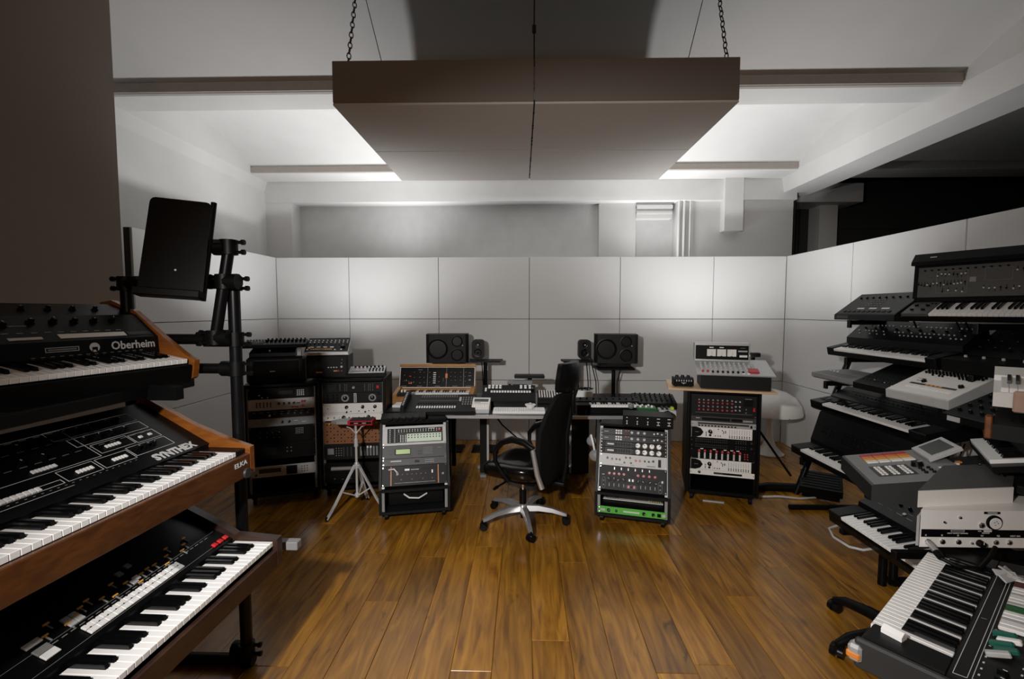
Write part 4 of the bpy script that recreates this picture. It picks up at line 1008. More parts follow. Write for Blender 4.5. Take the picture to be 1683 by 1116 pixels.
p.rects([(u, .02, .05, .004) for u in (.05, .2, .37, .54, .67)] + [(.2, .18, .04, .004), (.68, .12, .03, .004), (.68, .15, .02, .003), (.68, .08, .02, .012)], m='print_dim'); p.rects([(u, .106, .0015, .19) for u in (.272, .455 - .0, .62)], m='print', name='printed_lines')

# controller with 16 white pads, in front of it
t, p = box_dev('groove_console', 'black groovebox with a row of sixteen white buttons on desk corner', 'groovebox', T(-.985, 3.66, DZ - .003) @ RZ(3), .59, .36, .03, .105, 'black')
p.btns(grid(.11, .42, 16), (.085,), .013, .034, .008, 'white_key'); p.btns(grid(.12, .42, 16), (.30, .33), .012, .010, .006, 'mid_grey'); p.btns(grid(.11, .42, 16), (.13, .17), .012, .014, .005, 'charcoal'); p.rects([(.27, .225, .33, .02)], m='dark_grey'); p.btn(.455, .24, .02, .07, .014, 'light_grey', 'fader'); p.many([(u, v) for u in grid(.48, .57, 5) for v in grid(.14, .28, 4)], r=.008, h=.010, m='mid_grey')
mb = MB(); mb.prism([(.0, 0), (.34, 0), (.34, .15), (.28, .155), (.02, .075), (0, .06)], 0, .03); mb.build('end_block', 'charcoal', t, M=T(-.012, .0, .0)); Panel(t, T(-.012, 0, 0) @ slope(.02, .076, .28, .156)).rects([(.015, v, .012, .012) for v in grid(.02, .23, 9)], m='print', name='markings')
# side items by the left half rack
mb = MB(); mb.box(-1.15, -.97, 3.97, 4.12, DZ - .0035, DZ + .016, b=.002); tag(mb.build('paper_stack', 'white_paint'), 'flat stack of white paper left of the groovebox', 'paper')
t, p = box_dev('cable_module', 'black patch module with looping cables behind the left leaning rack top', 'synth module', ML @ T(.01, .145, ztL + .0005) @ RZ(0), .34, .13, .035, .05, 'black')
for i in range(6):
    mb = MB(); x = .05 + i * .05; mb.tube([(x, -.004, .04), (x + .01, -.03, .02), (x + .03, -.03, .03), (x + .04, -.004, .045)], .004, 6); mb.build('patch_lead', 'charcoal', t, 50)
mb = MB(); mb.box(.365, .51, .14, .30, 0, .02, b=.006); tag(mb.build('black_case', 'black_soft', M=ML @ T(0, 0, ztL + .0005)), 'soft black case on top of the left leaning rack', 'case')

# pale drum box
t, p = box_dev('pale_drum_box', 'pale grey wedge drum box with dark screen on the desk', 'drum machine', T(-.435, 3.74, DZ) @ RZ(-1), .15, .17, .03, .10, 'light_grey', 'ivory')
p.plate(.015, .135, .115, .155, .002, 'lcd_dark', 'display'); p.btns(grid(.03, .12, 6), (.045, .065), .010, .012, .005, 'white_key'); p.rects([(.045, .10, .05, .006), (.075, .085, .12, .003)], m='mid_grey')
# drum machine with white keys
t, p = box_dev('rhythm_composer', 'black rhythm machine with two rows of white keys, middle of the desk', 'drum machine', T(-.375, 4.02, DZ) @ RZ(0), .48, .22, .05, .155, 'black')
p.btns(grid(.085, .43, 15), (.13,), .018, .024, .010, 'white_key'); p.btns(grid(.06, .16, 4), (.19, .22), .022, .018, .010, 'white_key'); p.btns(grid(.35, .43, 3), (.19, .22), .022, .018, .010, 'white_key'); p.btn(.03, .16, .016, .05, .010, 'white_key'); p.knob(.455, .16, r=.016, h=.02)
# mini cassette recorder
cr = thing('cassette_recorder', 'small grey cassette recorder standing behind the rhythm machine', 'recorder', T(-.16, 4.45, DZ) @ RZ(0))
mb = MB(); mb.box(0, .245, 0, .10, .05, .155, b=.006); mb.build('case', 'mid_grey', cr); mb = MB(); mb.box(.02, .225, .0, .09, 0, .05); mb.build('foot', 'black', cr)
p = Panel(cr, T(0, -.0005, .10) @ RX(90)); p.plate(.055, .19, .0, .03, .002, 'charcoal', 'cassette_window'); p.plate(.012, .035, .0, .035, .002, 'charcoal', 'grille'); p.rects([(.12, -.015, .14, .004), (.21, .02, .02, .01)], m='print_dim'); p.many([(u, -.03) for u in grid(.05, .19, 6)], r=.005)
# lamp-like plate on post
ts = thing('tablet_stand', 'flat dark plate on a short post at the back of the desk', 'stand', T(.06, 4.66, DZ))
mb = MB(); mb.box(-.06, .06, -.05, .05, 0, .02, b=.003); mb.build('base', 'black', ts); mb = MB(); mb.box(-.022, .022, -.02, .02, .02, .165); mb.build('post', 'black', ts); mb = MB(); mb.box(-.155, .15, -.07, .07, .165, .195, b=.008); mb.build('plate', 'charcoal', ts)
# white computer keyboard and mouse dish
ck = thing('computer_keyboard', 'long white computer keyboard lying on the desk', 'keyboard', T(-.255, 3.745, DZ))
mb = MB(); mb.prism([(0, .0), (.13, 0), (.13, .022), (0, .012)], 0, .43); mb.build('case', 'white_paint', ck)
mb = MB()
for j in range(5):
    for i in range(22): mb.box(.008 + i * .019, .008 + i * .019 + .0165, .008 + j * .024, .008 + j * .024 + .021, .0, .006, M=slope(0, .012, .13, .022), b=.001)
mb.build('keycaps', 'white_paint', ck)['kind'] = 'stuff'
ms = thing('trackball', 'small white trackball dish standing on the computer keyboard', 'mouse', T(.055, 3.82, DZ + .0265))
mb = MB(); mb.lathe([(.02, 0), (.024, .008), (.044, .03), (.046, .036), (.036, .037), (.02, .034)], 20); mb.build('dish', 'white_paint', ms, 40)
mb = MB(); mb.lathe([(.019, .034), (.016, .044), (.006, .050), (.0005, .051)], 16); mb.build('ball', 'light_grey', ms, 50)
t, p = box_dev('small_mixer', 'little black mixer with white knobs behind the white computer keyboard', 'mixer', T(.13, 4.15, DZ), .2, .2, .05, .085, 'black')
p.many([(u, v) for u in grid(.015, .18, 8) for v in grid(.03, .17, 4)], r=.007, h=.014, m='ivory')

# right side of the desk
t = thing('mini_keyboard', 'small black keyboard with white keys on desk right of chair', 'keyboard', T(.44, 3.79, DZ))
mb = MB(); mb.prism([(0, 0), (.24, 0), (.24, .085), (.13, .072), (.125, .045), (0, .035)], 0, .54); mb.build('case', 'black', t)
keys(t, T(.115, .008, .062), 17, 0, pitch=.0235, L=.118, each=False)
mb = MB(); mb.box(.0, .113, 0, .13, .03, .064, b=.003); mb.build('left_block', 'black_satin', t)
p = Panel(t, slope(.13, .073, .24, .086)); p.knobs(grid(.05, .5, 9), (.06,), r=.008, h=.014)
mb = MB(); mb.box(.47, .64, 4.28, 4.42, DZ, DZ + .095, b=.004); wb = tag(mb.build('white_box', 'white_paint'), 'small white box under tangled cables at right of desk', 'box')
for i in range(4):
    pts = [(.50 + .03 * math.sin(k * 1.3 + i) + .025 * k, 4.33 + .03 * math.cos(k * 1.7 + i * 2), DZ + .100 + .02 * abs(math.sin(k * 2.1 + i))) for k in range(6)]
    mb = MB(); mb.tube(pts, .005, 6); tag(mb.build('tangled_cable', 'black', smooth=50), 'black cable tangled on top of the small white box', 'cable', 'cables on the white box')
t, p = box_dev('knob_mixer', 'black desktop mixer with many upright knobs behind the green pedal', 'mixer', T(.95, 3.98, DZ) @ RZ(-8), .36, .24, .05, .09, 'black')
p.knobs(grid(.03, .33, 8), (.06, .11, .16, .21), r=.008, h=.016, mats=('charcoal', 'print'))
gp = thing('green_pedal', 'dark green effects pedal with white knobs at right end of the desk', 'pedal', T(.915, 3.70, DZ) @ RZ(-6))
mb = MB(); mb.box(0, .155, 0, .13, 0, .06, b=.006); mb.build('case', 'green_dark', gp)
p = Panel(gp, T(0, 0, .06)); p.knobs((.03, .075, .12), (.05,), r=.011, h=.015, mats=('ivory', 'black')); p.knobs((.05, .10), (.1,), r=.009, h=.013, mats=('ivory', 'black'))
gp = thing('grey_pedal', 'grey effects pedal with a yellow switch beside the green pedal', 'pedal', T(1.085, 3.68, DZ) @ RZ(-8))
mb = MB(); mb.box(0, .13, 0, .13, 0, .045, b=.004); mb.build('case', 'light_grey', gp)
p = Panel(gp, T(0, 0, .045)); p.btn(.105, .06, .025, .045, .022, 'acid', 'switch'); p.knobs((.03, .065), (.05, .1), r=.010, h=.014)
mb = MB(); mb.tube([(.02, -.004, .03), (.06, -.03, .05), (.11, -.02, .02), (.125, .01, .0)], .0045, 6); mb.build('lead', 'black', gp, 50)
mc = thing('microphone', 'handheld microphone with grey ball grille lying beside green pedal', 'microphone', T(.885, 3.80, DZ + .055) @ RZ(40))
mb = MB(); mb.lathe([(.004, -.024), (.019, -.016), (.025, 0), (.02, .016), (.008, .024), (.0005, .025)], 14); mb.build('grille', 'mid_grey', mc, 50)
mb = MB(); mb.cyl((.01, 0, -.01), (.12, 0, -.04), .018, .011, 10); mb.build('handle', 'black', mc, 40)
pb = thing('pedal_rack', 'black row of foot pedals with white symbols atop the right leaning rack', 'pedalboard', MR @ T(.19, .12, ztR + .0005) @ RZ(2))
mb = MB(); mb.box(0, .36, 0, .2, 0, .085, b=.004); mb.build('case', 'black', pb)
p = Panel(pb, T(0, -.0005, .045) @ RX(90)); p.rects([(u, v, .010 + .012 * (i > 2), .005) for i, u in enumerate(grid(.03, .33, 5)) for v in (-.022, .0, .025)] + [(u, -.011, .003, .02) for u in grid(.03, .33, 5)], m='print')

# ---- studio monitors on stands
def big_monitor(x, label, flip):
    s = thing('studio_monitor', label, 'speaker', T(x, 5.02, 1.0) @ RZ(7 if x < 0 else -7), 'studio monitors')
    W, H, D = .465, .315, .26
    mb = MB(); b = .035
    pts = [(-W / 2 + b, 0), (W / 2 - b, 0), (W / 2, b), (W / 2, D), (-W / 2, D), (-W / 2, b)]
    mb.slab(pts, 0, H); mb.build('cabinet', 'charcoal', s)
    def cone(mb):
        mb.lathe([(1.0, 0), (1.0, .06), (.93, .075), (.86, .03), (.35, -.22), (.3, -.20), (.15, -.13), (.0005, -.11)], 28)
    k = -1 if flip else 1
    for (u, v, r, nm) in ((-.105 * k, 0, .112, 'woofer'), (.105 * k, -.068, .068, 'midrange_driver'), (.105 * k, .08, .06, 'tweeter_waveguide')):
        inst(nm, ('cone',), cone, 'black_satin', s, T(u, -.001, H / 2 + v) @ RX(90) @ Matrix.Scale(r, 4), 40)
    p = Panel(s, T(0, -.001, H / 2) @ RX(90)); p.many([(.165 * k, .035)], r=.006, h=.002, m='print')
    return s
def small_monitor(x, y, z, label):
    s = thing('nearfield_monitor', label, 'speaker', T(x, y, z), 'small monitors')
    mb = MB(); pts = []
    for (cx, cz, a0) in ((.03, .175, 0), (-.03, .175, 90), (-.03, .04, 180), (.03, .04, 270)):
        for k in range(5):
            a = math.radians(a0 + 22.5 * k); pts.append((cx + .038 * math.cos(a), cz + .038 * math.sin(a)))
    mb.slab(pts, -.13, 0, M=RX(90)); mb.build('cabinet', 'charcoal', s)
    mb = MB(); mb.box(-.03, .03, .03, .10, -.012, .003); mb.build('foot', 'black', s)
    def cone(mb): mb.lathe([(1, 0), (1, .1), (.88, .1), (.4, -.1), (.3, .0), (.0005, .06)], 20)
    inst('woofer', ('cone2',), cone, 'black_satin', s, T(0, -.001, .07) @ RX(90) @ Matrix.Scale(.046, 4), 40)
    inst('tweeter', ('cone2',), cone, 'black_satin', s, T(0, -.001, .158) @ RX(90) @ Matrix.Scale(.03, 4), 40)
    mb = MB(); mb.cyl((0, -.003, .158), (0, -.007, .158), .007, .006, 10); mb.build('dome', 'print', s)
    return s
def speaker_stand(x, y, z, w, d, label):
    s = thing('speaker_stand', label, 'stand', T(x, y, 0))
    mb = MB(); mb.slab([(-w / 2, -d / 2), (w / 2, -d / 2), (w / 2 + .02, d / 2), (-w / 2 - .02, d / 2)], z - .02, z); mb.build('top_plate', 'black', s)
    mb = MB(); mb.cyl((0, 0, .02), (0, 0, z - .02), .022, .022, 12); mb.build('pole', 'black', s, 40)
    mb = MB(); mb.box(-.15, .15, -.13, .13, 0, .02, b=.003); mb.build('base', 'black', s)
    return s
big_monitor(-.835, 'large horizontal black studio monitor behind the wooden synthesizer', False)
big_monitor(1.0, 'large horizontal black studio monitor on plate right of the chair', False)
for x, lab in ((-.835, 'left'), (1.0, 'right')):
    mb = MB(); mb.box(-.17, .17, .03, .23, -.05, -.001, b=.01); mb.box(-.10, .10, .0, .02, -.03, -.001)
    tag(mb.build('monitor_pad', 'charcoal', M=T(x, 5.02, 1.0)), 'dark isolation cradle beneath the %s large studio monitor' % lab, 'speaker pad')
    speaker_stand(x, 5.15, .948, .40, .30, 'black plate and pole carrying the %s large studio monitor' % lab)
small_monitor(-.508, 5.08, 1.038, 'small rounded black monitor beside the left large monitor')
small_monitor(.672, 5.08, 1.038, 'small rounded black monitor left of the right large monitor')
speaker_stand(-.43, 5.15, 1.024, .34, .20, 'thin black shelf and pole under the left small monitor')
speaker_stand(.60, 5.15, 1.024, .32, .20, 'thin black shelf and pole under the right small monitor')
for i, (x0, x1, lab) in enumerate(((-.50, -.47, 'below the left small monitor'), (.70, .74, 'below the right small monitor'), (.76, .83, 'between the right small and large monitors'), (1.10, 1.07, 'below the right large monitor'), (-.78, -.80, 'behind the wooden synthesizer'))):
    mb = MB(); mb.tube([(x0, 5.26, 1.05), (x0 + .02, 5.28, .95), (x1, 5.3, .75), (x1 + .01, 5.3, .3), (x1, 5.3, .01)], .006, 6)
    tag(mb.build('speaker_cable', 'black', smooth=50), 'black cable hanging against the white boards ' + lab, 'cable', 'cables behind the monitors')

hp = thing('headphones', 'white and grey headphones hanging at the left side of right leaning rack', 'headphones', T(.555, 3.56, .455))
for (x, y, r) in ((-.005, -.03, .042), (-.02, .05, .038)):
    mb = MB(); mb.lathe([(r * .6, -.016), (r, -.012), (r, .008), (r * .7, .018), (.001, .02)], 18, M=T(x, y, 0 if r > .04 else .09) @ RZ(-20) @ RX(75)); mb.build('ear_cup', 'mid_grey', hp, 50)
mb = MB(); mb.tube([(-.005, -.02, .03), (-.02, -.035, .10), (-.03, .0, .15), (-.03, .04, .13)], .008, 8); mb.build('headband', 'white_paint', hp, 50)
# ================================================================ office chair
ch = thing('office_chair', 'black high-back office chair with silver five-star base, turned left', 'chair', T(-.005, 3.37, 0))
CH = RZ(63)
def base_leg(mb):
    prof = [(.03, .115, .030, .024), (.12, .118, .024, .022), (.22, .105, .020, .017), (.30, .082, .017, .013), (.325, .075, .013, .010)]
    vs = []; fs = []
    for (y, zz, w_, t_) in prof: vs += [(-w_, y, zz - t_), (w_, y, zz - t_), (w_ * .6, y, zz + t_ * .6), (-w_ * .6, y, zz + t_ * .6)]
    for i in range(len(prof) - 1):
        a = 4 * i
        for k in range(4): fs.append((a + k, a + (k + 1) % 4, a + 4 + (k + 1) % 4, a + 4 + k))
    fs += [(3, 2, 1, 0), tuple(range(len(vs) - 4, len(vs)))]
    mb.add(vs, fs, convex=False)
def caster(mb):
    for sx in (-1, 1): mb.cyl((sx * .006, .0, .0275), (sx * .026, .0, .0275), .0275, .025, 16)
    mb.box(-.006, .006, -.02, .02, .02, .06); mb.cyl((0, 0, .045), (0, 0, .075), .012, .012, 8); mb.box(-.026, .026, -.024, .006, .04, .058, b=.006)
for a in (208, 280, 352, 64, 136):
    R = RZ(a - 90); lg = inst('base_leg', 'bleg', base_leg, 'silver', ch, R, 50)
    inst('caster', 'cast', caster, 'black_satin', lg, T(0, .318, 0) @ RZ(random.uniform(0, 180)), 40)
mb = MB(); mb.cyl((0, 0, .085), (0, 0, .14), .042, .038, 20); mb.build('hub', 'silver', ch, 40)
mb = MB(); mb.cyl((0, 0, .14), (0, 0, .25), .026, .026, 16); mb.cyl((0, 0, .03), (0, 0, .085), .018, .018, 10); mb.build('gas_column', 'black_satin', ch, 40)
mb = MB(); mb.cyl((0, 0, .25), (0, 0, .315), .014, .014, 14); mb.build('piston', 'chrome', ch, 40)
mb = MB(); mb.box(-.10, .10, -.14, .12, .315, .365, b=.015); mb.cyl((-.1, .06, .34), (-.24, .08, .33), .007, .007, 8); mb.cyl((-.24, .08, .33), (-.28, .085, .325), .012, .010, 8); mb.build('tilt_mechanism', 'black', ch, 40, CH)
# seat cushion
def cushion(mb, w, d, z0, z1, n=40, e=3.2):
    rings = [(0, z0 + .015), (.75, z0), (.94, z0 + .006), (1.0, z0 + .03), (1.0, z1 - .03), (.95, z1 - .008), (.8, z1), (.4, z1 - .008), (0.02, z1 - .012)]
    vs = []; fs = []
    for (s_, zz) in rings:
        for i in range(n):
            a = 2 * math.pi * i / n; c, q = math.cos(a), math.sin(a)
            x = math.copysign(abs(c) ** (2 / e), c) * w / 2 * s_; y = math.copysign(abs(q) ** (2 / e), q) * d / 2 * s_
            dr = max(0, y - .10) ** 2 * 1.1
            vs.append((x, y, zz - dr + .35 * x * x))
    for k in range(len(rings) - 1):
        for i in range(n):
            j = (i + 1) % n; fs.append((k * n + i, k * n + j, (k + 1) * n + j, (k + 1) * n + i))
    mb.add(vs, fs, convex=False)
mb = MB(); cushion(mb, .49, .47, .365, .47); mb.build('seat', 'black_gloss', ch, 60, CH @ T(0, .03, 0))
def shell(mb, rows, th, cols=10):
    """rows of (y, z, width, curl): a padded curved back"""
    vs = []; fs = []; n = len(rows)
    for side in (1, -1):
        for (y, zz, w_, cu) in rows:
            for k in range(cols + 1):
                u = -1 + 2 * k / cols
                edge = (1 - abs(u) ** 6) * .5 + .5
                vs.append((u * w_ / 2, y + cu * u * u + side * th / 2 * edge, zz))
    m = cols + 1
    for s_ in (0, 1):
        o = s_ * n * m
        for i in range(n - 1):
            for k in range(cols):
                f = (o + i * m + k, o + i * m + k + 1, o + (i + 1) * m + k + 1, o + (i + 1) * m + k)
                fs.append(tuple(reversed(f)) if s_ == 0 else f)
    o = n * m
    for i in range(n - 1):
        fs.append((i * m, (i + 1) * m, o + (i + 1) * m, o + i * m)); fs.append((i * m + cols, o + i * m + cols, o + (i + 1) * m + cols, (i + 1) * m + cols))
    for k in range(cols):
        fs.append((k, o + k, o + k + 1, k + 1)); fs.append(((n - 1) * m + k, (n - 1) * m + k + 1, o + (n - 1) * m + k + 1, o + (n - 1) * m + k))
    mb.add(vs, fs, convex=False)
mb = MB(); shell(mb, [(-.17, .37, .36, .02), (-.195, .40, .43, .03), (-.215, .50, .50, .04), (-.21, .62, .51, .045), (-.225, .76, .49, .05), (-.255, .88, .44, .045), (-.285, .97, .39, .035), (-.30, 1.01, .34, .03)], .055)
mb.build('backrest', 'black_soft', ch, 60, CH @ T(0, -.075, 0))
mb = MB(); shell(mb, [(-.315, 1.02, .28, .03), (-.325, 1.045, .34, .04), (-.34, 1.11, .37, .045), (-.34, 1.18, .34, .04), (-.325, 1.215, .28, .03)], .06)
mb.build('headrest', 'black_satin', ch, 60, CH @ T(0, -.055, 0))
mb = MB(); mb.box(-.02, .02, -.335, -.31, .85, 1.1, b=.005); mb.box(-.03, .03, -.27, -.10, .33, .36, b=.005); mb.tube([(0, -.25, .35), (0, -.275, .5), (0, -.275, .7), (0, -.31, .9)], .018, 8); mb.build('back_support', 'black', ch, 50, CH @ T(0, -.07, 0))
for sx in (-1, 1):
    mb = MB(); x = sx * .27
    mb.tube([(x, -.165, .65), (x, -.10, .685), (x, -.01, .695), (x, .07, .665), (x, .125, .60), (x, .125, .53), (x * .97, .08, .45), (x * .9, .03, .385)], [.022, .024, .024, .022, .018, .015, .014, .014], 10); mb.build('armrest', 'black_satin', ch, 60, CH @ T(0, -.045, 0))
    mb = MB(); mb.tube([(x * .92, -.225, .385), (x, -.20, .48), (x, -.165, .645)], [.019, .018, .017], 10); mb.build('arm_strut', 'silver', ch, 60, CH @ T(0, -.045, 0))

# ================================================================ lamp, tripod and floor things near the right corner
lm = thing('mushroom_lamp', 'white mushroom-shaped floor lamp in the right rear corner', 'lamp', T(2.70, 5.08, 0))
mb = MB(); mb.lathe([(.145, 0), (.15, .012), (.12, .035), (.07, .09), (.038, .17), (.028, .30), (.026, .50)], 28); mb.build('foot', 'lamp_white', lm, 50)
mb = MB(); mb.lathe([(.285, .455), (.31, .452), (.312, .47), (.295, .55), (.24, .635), (.15, .69), (.06, .713), (.001, .717)], 36); mb.lathe([(.30, .46), (.23, .62), (.14, .675), (.001, .70)], 36); mb.build('shade', 'lamp_white', lm, 50)
mb = MB(); mb.cyl((.03, -.31, .458), (.03, -.317, .458), .006, .006, 8); mb.build('shade_screw', 'chrome', lm)
tp = thing('tripod_stand', 'black tripod stand with camera head behind the mixing console', 'stand', T(2.17, 4.42, 0))
mb = MB(); mb.cyl((0, 0, .35), (0, 0, 1.0), .013, .013, 10); mb.build('center_tube', 'black', tp, 40)
for a in (-12, 105, 225):
    mb = MB(); d = Vector((math.cos(math.radians(a)), math.sin(math.radians(a)), 0)); mb.tube([d * .03 + Vector((0, 0, .50)), d * .36 + Vector((0, 0, .015))], .011, 8); mb.build('leg', 'black', tp, 50)
mb = MB(); mb.box(-.055, .06, -.05, .03, 1.0, 1.10, b=.01); mb.cyl((0, -.05, 1.05), (0, -.08, 1.05), .032, .03, 14); mb.box(-.045, .06, -.03, .03, 1.135, 1.175, b=.006); mb.box(-.016, .016, -.012, .012, 1.09, 1.14); mb.build('camera_head', 'black', tp, 40)
mb = MB(); mb.cyl((.04, 0, 1.05), (.10, -.02, 1.06), .006, .006, 8); mb.cyl((.10, -.02, 1.06), (.125, -.03, 1.065), .016, .016, 10); mb.build('pan_handle', 'black', tp, 40)
# cables and box on the floor
mb = MB(); mb.tube([(1.95, 3.98, .03), (2.15, 4.02, .035), (2.35, 3.98, .04), (2.52, 3.92, .04)], [.03, .04, .04, .03], 8); tag(mb.build('cable_bundle', 'black', smooth=60), 'thick black cable bundle on the floor right of the tall rack', 'cable')
for i, pts in enumerate(([(1.98, 3.85, .012), (2.15, 3.86, .012), (2.3, 3.82, .012), (2.44, 3.84, .012), (2.50, 3.9, .03)], [(2.42, 3.92, .05), (2.36, 3.94, .085), (2.38, 3.95, .13), (2.46, 3.95, .145), (2.54, 3.95, .13)])):
    mb = MB(); mb.tube(pts, .009, 6); tag(mb.build('white_cable', 'light_grey', smooth=60), 'pale cable %s beside the black cable bundle' % ('lying straight' if i == 0 else 'curled in a loop'), 'cable')
pw = thing('power_box', 'black slatted power box leaning on the floor by the lowest right keyboard', 'power supply', T(2.32, 3.87, .05) @ RZ(-32) @ RX(18))
mb = MB(); mb.box(0, .30, 0, .24, 0, .07, b=.006); mb.build('case', 'black', pw)
for k in range(6):
    mb = MB(); mb.box(.02, .28, .025 + k * .035, .045 + k * .035, .07, .077, b=.002); mb.build('slat', 'charcoal', pw)
mb = MB(); mb.box(.02, .28, .02, .2, -.05, 0); mb.build('foot', 'black', pw)

# ================================================================ right keyboard stand (runs along the right boards)
rs = thing('keyboard_stand', 'tall black multi-tier keyboard stand along the right boards', 'stand', T(2.6, 3.2, 0))
def ro(x, y, z): return (x - 2.6, y - 3.2, z)
TIERS = [(1.500, 2.50), (1.212, 2.49), (1.028, 2.34), (.742, 2.42), (.425, 2.18)]
mb = MB(); mb.tube([ro(2.88, 3.95, 1.56), ro(2.66, 3.95, .93), ro(2.34, 3.95, 0)], .024, 10); mb.build('slanted_leg', 'black_satin', rs, 50)
mb = MB(); mb.tube([ro(2.92, 3.95, 1.50), ro(2.92, 3.62, 1.50)], .018, 8); mb.build('leg_tie', 'black', rs, 50)
for y in (3.62, 2.62):
    mb = MB(); mb.tube([ro(2.92, y, 1.66), ro(2.92, y, 0.0)], .024, 10); mb.build('rear_post', 'black', rs, 50)
    mb = MB(); mb.tube([ro(2.10, y, .024), ro(2.97, y, .024)], .022, 10); mb.build('foot_bar', 'black', rs, 50)
    for (zz, xf) in TIERS:
        mb = MB(); mb.box(*(xf - 2.6 - .0, 2.92 - 2.6, y - 3.2 - .016, y - 3.2 + .016, zz - .036, zz - .0015), b=.003); mb.build('arm', 'black', rs)
        mb = MB(); mb.box(*(xf - 2.6 - .008, xf - 2.6 + .012, y - 3.2 - .016, y - 3.2 + .016, zz - .06, zz + .0), b=.003); mb.build('arm_stop', 'black', rs)
for zz in (.3, 1.62):
    mb = MB(); mb.tube([ro(2.92, 3.62, zz), ro(2.92, 2.62, zz)], .018, 8); mb.build('tie_bar', 'black', rs, 50)

FR = RZ(-90)   # player looks toward +x
def kbody(name, label, cat, M, W, prof, body='black_satin', cheek=None, cheek_w=.02, cheek_up=.008):
    t = thing(name, label, cat, M)
    mb = MB(); mb.prism(prof, cheek_w if cheek else 0, W - (cheek_w if cheek else 0)); mb.build('body', body, t)
    if cheek:
        pr = [(y - .003 if y < .01 else y, z_ + cheek_up if z_ > .02 else z_) for y, z_ in prof]
        # straight-line cheek: drop the key well
        ys = sorted(pr, key=lambda q: q[0])
        pr = [(-.003, 0), (prof[1][0], 0), (prof[1][0], max(z_ for _, z_ in prof) + cheek_up), (-.003, prof[-1][1] + .05)]
        for x in (0, W - cheek_w):
            mb = MB(); mb.prism(pr, x, x + cheek_w); mb.build('end_cheek', cheek, t)
    return t

# top tier, far: tilted controller
t, p = box_dev('drum_controller', 'dark tilted drum controller at far end of the top right tier', 'drum machine', T(2.49, 3.78, 1.501) @ FR, .60, .21, .045, .20, 'charcoal', 'black_satin')
p.knobs(grid(.06, .5, 8), (.20,), r=.008, h=.010); p.btns(grid(.23, .34, 5), grid(.10, .17, 4), .010, .008, .004, 'mid_grey'); p.btns((.21, .33, .45), (.065,), .07, .012, .003, 'ivory'); p.btns(grid(.08, .52, 10), (.03,), .025, .016, .004, 'charcoal')
p2 = Panel(t, T(0, -.0005, .022) @ RX(90)); p2.plate(.03, .16, -.012, .012, .001, 'dark_grey', 'label_plate')
# top tier: big synth with upright panel
bs = thing('synthesizer', 'large black synthesizer with upright grey fader panel, top right tier', 'synthesizer', T(2.50, 3.13, 1.503) @ RZ(-66) @ RX(26))
W = 1.05
mb = MB(); mb.prism([(0, .0), (.33, 0), (.33, .12), (.19, .075), (.18, .06), (.17, .03), (0, .03)], 0, W); mb.build('body', 'black', bs)
mb = MB(); mb.prism([(.185, .075), (.33, .0), (.36, .12), (.36, .32), (.32, .335), (.262, .305), (.25, .285), (.288, .265)], -.012, W); mb.build('hood', 'black_satin', bs)
pm = slope(.1855, .077, .288, .265)
mb = MB(); mb.box(.015, .66, .005, .20, 0, .003); mb.build('control_panel', 'panel_grey', bs, M=pm)
mb = MB(); mb.box(.67, W - .02, .005, .20, 0, .003); mb.build('control_panel', 'panel_grey', bs, M=pm)
p = Panel(bs, pm @ T(0, 0, .0032))
random.seed(3)
for (u0, u1, n, v) in ((.12, .26, 8, .145), (.12, .26, 9, .09), (.02, .10, 6, .085), (.35, .45, 5, .05), (.49, .54, 3, .16), (.55, .60, 3, .12), (.48, .60, 6, .05), (.60, .64, 3, .165), (.58, .65, 4, .10), (.70, .80, 5, .08), (.74, .80, 3, .155), (.82, .98, 7, .10), (.15, .18, 2, .04), (.22, .25, 2, .04)):
    p.rects([(u, v + random.uniform(-.006, .012), .003, .028) for u in grid(u0, u1, n)], m='black', name='fader_slots')
    for u in grid(u0, u1, n): p.btn(u, v + random.uniform(-.008, .008), .007, .009, .008, 'ivory' if random.random() < .6 else 'black', 'fader_cap')
p.many([(u, .18) for u in grid(.05, .45, 12)], r=.006, h=.008); p.frames([(.35, .47, .10, .175), (.115, .27, .03, .17)], .001, 'print_dim'); p.rects([(.295, .11, .03, .03)], m='print_dim')
hm = Panel(bs, slope(.262, .3055, .32, .3355)); hm.rects([(.10, .03, .035, .006), (.55, .03, .035, .006)], t=.002, m='print')
mb = MB(); mb.box(.0, .145, .01, .18, .028, .052, b=.003); lb = mb.build('left_control_block', 'panel_grey', bs); q = Panel(lb, T(0, 0, .0525)); q.knobs((.04, .10), (.06, .12), r=.010, h=.012); q.btns((.11, .13), (.15,), .010, .010, .004, 'black')
keys(bs, T(.15, .006, .052), 22, 3, L=.155, each=True)
mb = MB(); mb.box(.15 + 22 * .0235 + .002, W, .0, .19, .028, .07, b=.003); mb.build('right_block', 'black_satin', bs)

